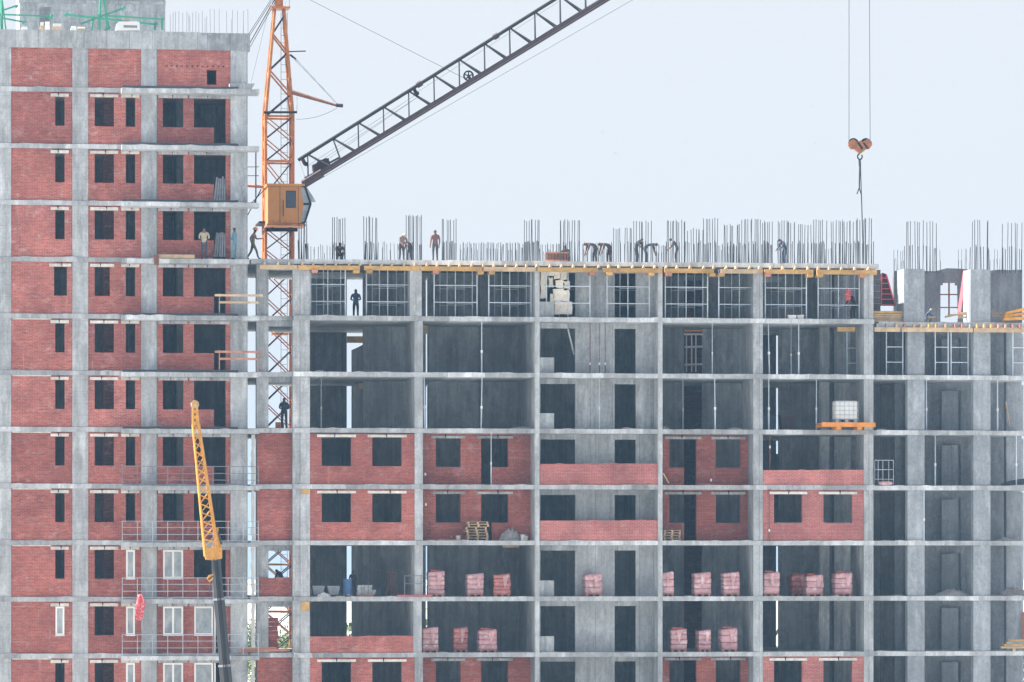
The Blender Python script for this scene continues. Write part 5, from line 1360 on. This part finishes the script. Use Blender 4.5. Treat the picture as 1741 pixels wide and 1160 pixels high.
# narrow bay: bricks on the lowest link floor and hoist bits
z0f = Zk(0) + ST
t = thing('brick_stack', 'tall dim stack of bricks in the narrow bay beside the tower', 'bricks', at(465, 1.7, z0f))
for j in range(8):
    box('brick_row', X(456 + (j % 2), 1.7), X(474 - (j % 3), 1.7), 1.65, 2.3, z0f + j * .235, z0f + j * .235 + .22, 'brick_red', t)
t = thing('loading_ledge', 'splintered brown planks sticking out beside the narrow bay', 'planks', (X(450, -.6), -.6, Zk(0)))
for j, (a, b, dz) in enumerate(((405, 492, .0), (410, 488, .07), (404, 470, .14))): bar('plank', P(a, 1109 - dz * 32, -.9), P(b, 1106 - dz * 32, -.7), 0.055, 'timber_red', t, n=4)
t = thing('orange_hoist', 'small orange hoist on the floor of the narrow bay', 'hoist', at(475, 2.6, Zk(4) + ST))
box('body', X(469, 2.6), X(477, 2.6), 2.5, 2.9, Zk(4) + ST, Zk(4) + ST + .38, 'orange_paint', t)
box('motor', X(478, 2.6), X(483, 2.6), 2.55, 2.8, Zk(4) + ST, Zk(4) + ST + .3, 'orange_paint', t)
t = thing('mast_counterweight', 'orange block seen inside the crane mast through the narrow bay', 'block', P(475, 567, 19))
zq = pz(567)
box('block', X(467, 18.8), X(482, 18.8), 18.6, 19.4, zq, pz(550), 'orange_paint', t)
box('flange', X(463, 18.8), X(490, 18.8), 18.5, 19.5, zq - .1, zq - .003, 'orange_paint', t)
# rear-opening odds; frame and boards have sunlight painted in as white and cream
t = thing('rear_scaffold', 'sunlit ladder frame standing behind the brownish doorway', 'scaffold', P(1178, 632, 6.1))
for px in (1167, 1176, 1183): bar('post', P(px, 633, 6.1), P(px, 570, 6.1), 0.04, 'white_paint', t)
for py in (590, 620): bar('ledger', P(1164, py + .5, 6.0), P(1194, py - .5, 6.0), 0.06, 'white_paint', t)
for j, py in enumerate((554, 561, 567)): box('board', X(1163, 6.05), X(1195, 6.05), 6.05, 6.25, Zp(1178, py + 3, 6.05), Zp(1178, py, 6.05), 'sunlit_cream' if j != 1 else 'orange_paint', t)
t = thing('sunlit_wall_patches', 'stacked cream panels standing in for a sunlit wall inside the third shored bay', 'panels', at(950, 1.2, zb6))  # added panels imitate sunlit wall patches, the light put into their colour
rnd = random.Random(21)
for a, b, y0, y1 in ((919, 930, 461, 484), (919, 930, 485, 507), (931, 942, 459, 470), (942.5, 953, 458, 474), (953.5, 964, 461, 476), (933, 940, 472, 488), (945, 958, 476, 490), (959, 969, 478, 493), (941, 968, 491, 512), (943, 973, 512.5, 535), (935, 942, 500, 520)):
    V2 = [(a, y1), ((a + b) / 2, y1), (b, y1), (b, (y0 + y1) / 2), (b, y0), ((a + b) / 2, y0), (a, y0), (a, (y0 + y1) / 2)]
    prism_y('panel', [(X(p_ + rnd.uniform(-1, 1), 1.15), Zp(p_, min(535.5, q_ + rnd.uniform(-1.2, 1.2)), 1.15)) for p_, q_ in V2], 1.15, 1.35 + rnd.uniform(-.05, .05), 'sunlit_cream', t)
o = tag(box('white_board', X(589, 13.0), X(617, 6.0), 5.9, 5.98, Zp(600, 661, 6), Zp(600, 652, 6), 'timber'), 'pale board bridging the bright gap in the first bay', 'board')
o = tag(box('formwork_beam', X(590, 6.0), X(617, 6.0), 5.9, 6.1, Zp(600, 583, 6), Zp(600, 572, 6), 'yellow_timber'), 'short yellow beam bridging the bright gap one storey below the shored one', 'beam', 'formwork beams of the long deck')
t = thing('timber_props', 'two pale offcuts and a white sheet beside the second column top storey', 'timber', at(722, 5.0, Zk(5) + ST))
box('board', X(718, 5), X(728, 5), 5.0, 5.1, Zp(722, 568, 5), Zp(722, 552, 5), 'timber', t)
box('post', X(722, 5), X(724, 5), 5.0, 5.1, Zk(5) + ST, Zp(722, 569, 5), 'timber_grey', t)
t = thing('white_bin', 'left white bin on the slab of the last shored bays', 'bin', at(1347, .3, zb6))
prism_y('tub', [(X(a, .25), zb6 + z_) for a, z_ in ((1341, 0), (1353, 0), (1354, .22), (1340, .22))], .2, .6, 'bucket_white', t)
t = thing('white_bin', 'right white bin on the slab of the last shored bays', 'bin', at(1361, .3, zb6))
prism_y('tub', [(X(a, .25), zb6 + z_) for a, z_ in ((1356, 0), (1366, 0), (1367, .24), (1355, .22))], .2, .6, 'bucket_white', t)
V, Fc = [], []
for r_ in range(7):
    for c_ in range(5):
        V.append(P(1436.5 + c_ * 2.4 + (6 - r_) * .35, 490 + r_ * 3.6, 1.2 + .06 * math.sin(c_ * 2.2 + r_)))
for r_ in range(6):
    for c_ in range(4): Fc.append((r_ * 5 + c_, r_ * 5 + c_ + 1, r_ * 5 + c_ + 6, r_ * 5 + c_ + 5))
o = mesh('red_cloth', V, Fc, 'red_cloth', None, V[0], smooth=True); sm = o.modifiers.new('thick', 'SOLIDIFY'); sm.thickness = 0.03
tag(o, 'red cloth hanging from a ledger in the last shored bay', 'cloth')
for px, k, lab in ((1340, 4, 'dark bin on the floor of the fifth bay left of the inner columns'), (1304, 4, 'dark bin beside the fifth bay column')):
    t = thing('site_bin', lab, 'bin', at(px, 2.0, Zk(k) + ST))
    zz = Zk(k) + ST
    prism_y('tub', [(X(px, 2) + a, zz + b) for a, b in ((-.35, 0), (.35, 0), (.45, .8), (-.45, .8))], 1.8, 2.5, 'cloth_brown' if px > 1320 else 'cloth_navy', t)
    box('rim', X(px, 2) - .48, X(px, 2) + .48, 1.78, 2.52, zz + .8, zz + .85, 'cloth_dark', t)
t = thing('mesh_guard', 'small grey mesh guard beside the corner column with a pink sack below', 'guard rail', at(1503, .4, Zk(3) + ST))
for z_ in (.35, .87, 1.38): bar('rail', at(1487, .4, Zk(3) + ST + z_), at(1519, .4, Zk(3) + ST + z_), .022, 'galvanised', t)
for px in (1487, 1493, 1501, 1511, 1519): bar('post', at(px, .4, Zk(3) + ST), at(px, .4, Zk(3) + ST + 1.38), .018, 'galvanised', t)
t = thing('sack', 'pink sack lying at the foot of the mesh guard', 'sack', at(1505, .3, Zk(3) + ST), local=True)
V, Fc = [], []
for i in range(9):
    f = i / 8
    for j in range(8):
        a = 2 * math.pi * j / 8
        s = math.sin(math.pi * (0.08 + .84 * f)) ** .4
        V.append((-.38 + .76 * f, math.cos(a) * .2 * s, .13 + math.sin(a) * .125 * s))
for i in range(8):
    for j in range(8): Fc.append((i * 8 + j, i * 8 + (j + 1) % 8, i * 8 + 8 + (j + 1) % 8, i * 8 + 8 + j))
Fc += [tuple(range(7, -1, -1)), tuple(range(64, 72))]
mesh('bag', V, Fc, 'film_pink', t, smooth=True)
tag(rubble_heap('rubble_heap', X(1618, 1.0), 1.0, Zk(1) + ST, 2.0, 0.38, 'rubble'), 'wide grey rubble heap between the two wing columns', 'rubble')
tag(rubble_heap('rubble_heap', X(1722, 1.2), 1.2, Zk(1) + ST, 1.9, 0.5, 'rubble'), 'dark rubble heap at the right end of the wing, beside the other heap', 'rubble')
tag(rubble_heap('rubble_heap', X(1713, 1.0), 1.0, Zk(2) + ST, 1.4, 0.22, 'rubble'), 'low dark rubble heap at the right end, one storey above the two heaps', 'rubble')
o = tag(bar('leaning_batten', P(1710, 683, 1.4), P(1717, 727, 1.0), 0.04, 'timber', n=4), 'brownish batten leaning near the right end of the wing', 'batten')
V = [P(a, b, .9) for a, b in ((1704, 823), (1720, 817), (1732, 815), (1756, 812), (1756, 824), (1706, 825))]
V += [v + Vector((0, .3, 0)) for v in V]
o = mesh('tarpaulin', V, [(0, 5, 4, 3, 2, 1), (6, 7, 8, 9, 10, 11)] + [(i, (i + 1) % 6, 6 + (i + 1) % 6, 6 + i) for i in range(6)], 'green_paint', None, V[0])
o.data.materials[0] = M['blue_black']
tag(o, 'dark sheeting heaped at the right end of the wing', 'sheeting')
t = thing('plank_stack', 'stack of yellow planks at the right picture edge low on the wing', 'planks', at(1730, .2, Zk(0) + ST))
for j, (a, b, m_) in enumerate(((1703, 1760, 'timber'), (1708, 1760, 'yellow_timber'), (1712, 1760, 'timber_grey'), (1714, 1760, 'yellow_timber'))):
    box('plank', X(a, .1), X(b, .1), .1, .6, Zk(0) + ST + .15 + j * .125, Zk(0) + ST + .26 + j * .125, m_, t)
box('bearer', X(1722, .1), X(1727, .1), .12, .58, Zk(0) + ST, Zk(0) + ST + .147, 'timber', t)
t = thing('brick_sheet', 'reddish board standing at the right end of the wing', 'board', at(1740, 3.0, Zk(0) + ST))
box('sheet', X(1738.5, 3.0), X(1756, 3.0), 3.0, 3.06, Zk(0) + ST, Zk(0) + ST + 2.1, 'brick_red', t)
box('edge', X(1738, 3.0), X(1739, 3.0), 2.98, 3.08, Zk(0) + ST, Zk(0) + ST + 2.1, 'timber_red', t)

for px, k, w_, h_, lab in ((1003, 4, 0.9, 0.12, 'small debris heap before the stair core wall, above the brick storeys'), (1066, 4, 0.8, 0.14, 'small debris heap at the right core doorway, above the brick storeys'), (886, 4, 1.2, 0.16, 'small debris heap by the thin wall in the second bay'), (1131, 4, 0.5, 0.22, 'little debris heap at the left of the fourth bay, above the brick storeys'), (1250, 4, 1.0, 0.15, 'low debris heap left of the fifth bay column'), (543, 5, 0.7, 0.14, 'low debris heap right of the first column'), (1500, 4, 0.8, 0.12, 'low debris heap on the wing right of the corner column'), (1527, 1, 1.0, 0.10, 'thin debris heap left of the first wing column')):
    tag(rubble_heap('debris_heap', X(px, 0.6), 0.6, Zk(k) + ST, w_, h_, 'rubble'), lab, 'debris', 'small debris heaps on the open floors')
# ================================================================== trees behind, birds, air
def tree(x, y, h, label, seed, crown_r=2.6):
    rnd = random.Random(seed)
    t = thing('broadleaf_tree', label, 'tree', (x, y, 0), local=True, group='trees behind the building')
    bar('trunk', (0, 0, 0), (0.15, 0, h * 0.55), 0.2, 'bark', t, n=8, r1=0.1)
    V, Fc = [], []
    tips = []
    for i in range(9):
        a = rnd.uniform(0, 6.28); z0 = h * rnd.uniform(.3, .55)
        p1 = Vector((math.cos(a) * crown_r * rnd.uniform(.4, .8), math.sin(a) * crown_r * rnd.uniform(.4, .8), h * rnd.uniform(.55, .92)))
        bar('limb', (0.1, 0, z0), p1, 0.07, 'bark', t, n=5, r1=0.02)
        tips.append(p1)
    for i in range(2600):
        c_ = rnd.choice(tips)
        d_ = Vector((rnd.gauss(0, 1), rnd.gauss(0, 1), rnd.gauss(0, .8))).normalized() * crown_r * .48 * rnd.random() ** .4
        p_ = c_ + d_
        u = Vector((rnd.gauss(0, 1), rnd.gauss(0, 1), rnd.gauss(0, 1))).normalized()
        v_ = u.orthogonal().normalized()
        s = rnd.uniform(.06, .14)
        b_ = len(V)
        V += [p_ - u * s, p_ + v_ * s * .5, p_ + u * s, p_ - v_ * s * .5]
        Fc.append((b_, b_ + 1, b_ + 2, b_ + 3))
    o = mesh('crown', V, Fc, 'leaf', t)
    o['kind'] = 'stuff'
tree(X(470, 45), 45, 7.4, 'green tree glimpsed through the narrow bay beside the tower', 1)
tree(X(452, 60), 60, 6.8, 'smaller green tree left of the one seen through the narrow bay', 5)
tree(X(1752, 35), 35, 6.0, 'green tree glimpsed past the right end of the wing', 2)
rnd = random.Random(77)
V, Fc = [], []
for i in range(9000):
    u = rnd.uniform(-45, 60)
    top = 5.2 + 1.6 * math.sin(u * 0.37) + 1.1 * math.sin(u * 0.91 + 1) + rnd.uniform(-.6, .6)
    p_ = Vector((u, rnd.uniform(95, 112), rnd.uniform(0.1, 1) ** 0.7 * max(1.5, top)))
    a_ = Vector((rnd.gauss(0, 1), rnd.gauss(0, 1), rnd.gauss(0, 1))).normalized()
    b_ = a_.orthogonal().normalized()
    s_ = rnd.uniform(.2, .45)
    n_ = len(V)
    V += [p_ - a_ * s_, p_ + b_ * s_ * .6, p_ + a_ * s_, p_ - b_ * s_ * .6]
    Fc.append((n_, n_ + 1, n_ + 2, n_ + 3))
o = mesh('far_wood', V, Fc, 'leaf')
tag(o, 'belt of green trees far behind the building, glimpsed through low gaps', 'wood', kind='stuff')
for i, (px, py) in enumerate(((1137, 133), (1166, 242), (1386, 244), (1046, 261), (1381, 181), (1024, 225))):
    t = thing('bird', ['tiny bird in the sky nearest the jib end', 'tiny bird right of the sky middle, below the topmost bird', 'tiny bird left of the hook block', 'lowest tiny bird left in the sky', 'tiny bird up and left of the hook block', 'tiny bird just above the lowest bird'][i], 'bird', P(px, py, 25), random.uniform(0, 3), 'birds in the sky', local=True)
    t.scale = (0.55, 0.55, 0.55)
    bar('body', (0, -.09, 0), (0, .09, 0.01), 0.028, 'cloth_dark', t, n=6, r1=0.012)
    for s in (-1, 1):
        mesh('wing', [(0, -.03, .01), (s * .1, -.04, .05), (s * .2, .02, .03), (s * .1, .03, .05), (0, .04, .01), (s * .1, 0, .04)], [(0, 1, 5), (1, 2, 5), (2, 3, 5), (3, 4, 5), (4, 0, 5)], 'cloth_dark', t)

if HAZE_DENSITY > 0:
    hm = bpy.data.materials.new('haze')
    hm.use_nodes = True
    N, L = hm.node_tree.nodes, hm.node_tree.links
    N.remove(N['Principled BSDF'])
    pv = N.new('ShaderNodeVolumePrincipled')
    pv.inputs['Color'].default_value = (0.36, 0.66, 1.0, 1)
    pv.inputs['Density'].default_value = HAZE_DENSITY
    L.new(pv.outputs[0], N['Material Output'].inputs['Volume'])
    M['haze'] = hm
    hz_ = box('haze', -1550, 1550, -450, 2650, -1.0, 62.0, 'haze')
    tag(hz_, kind='stuff')
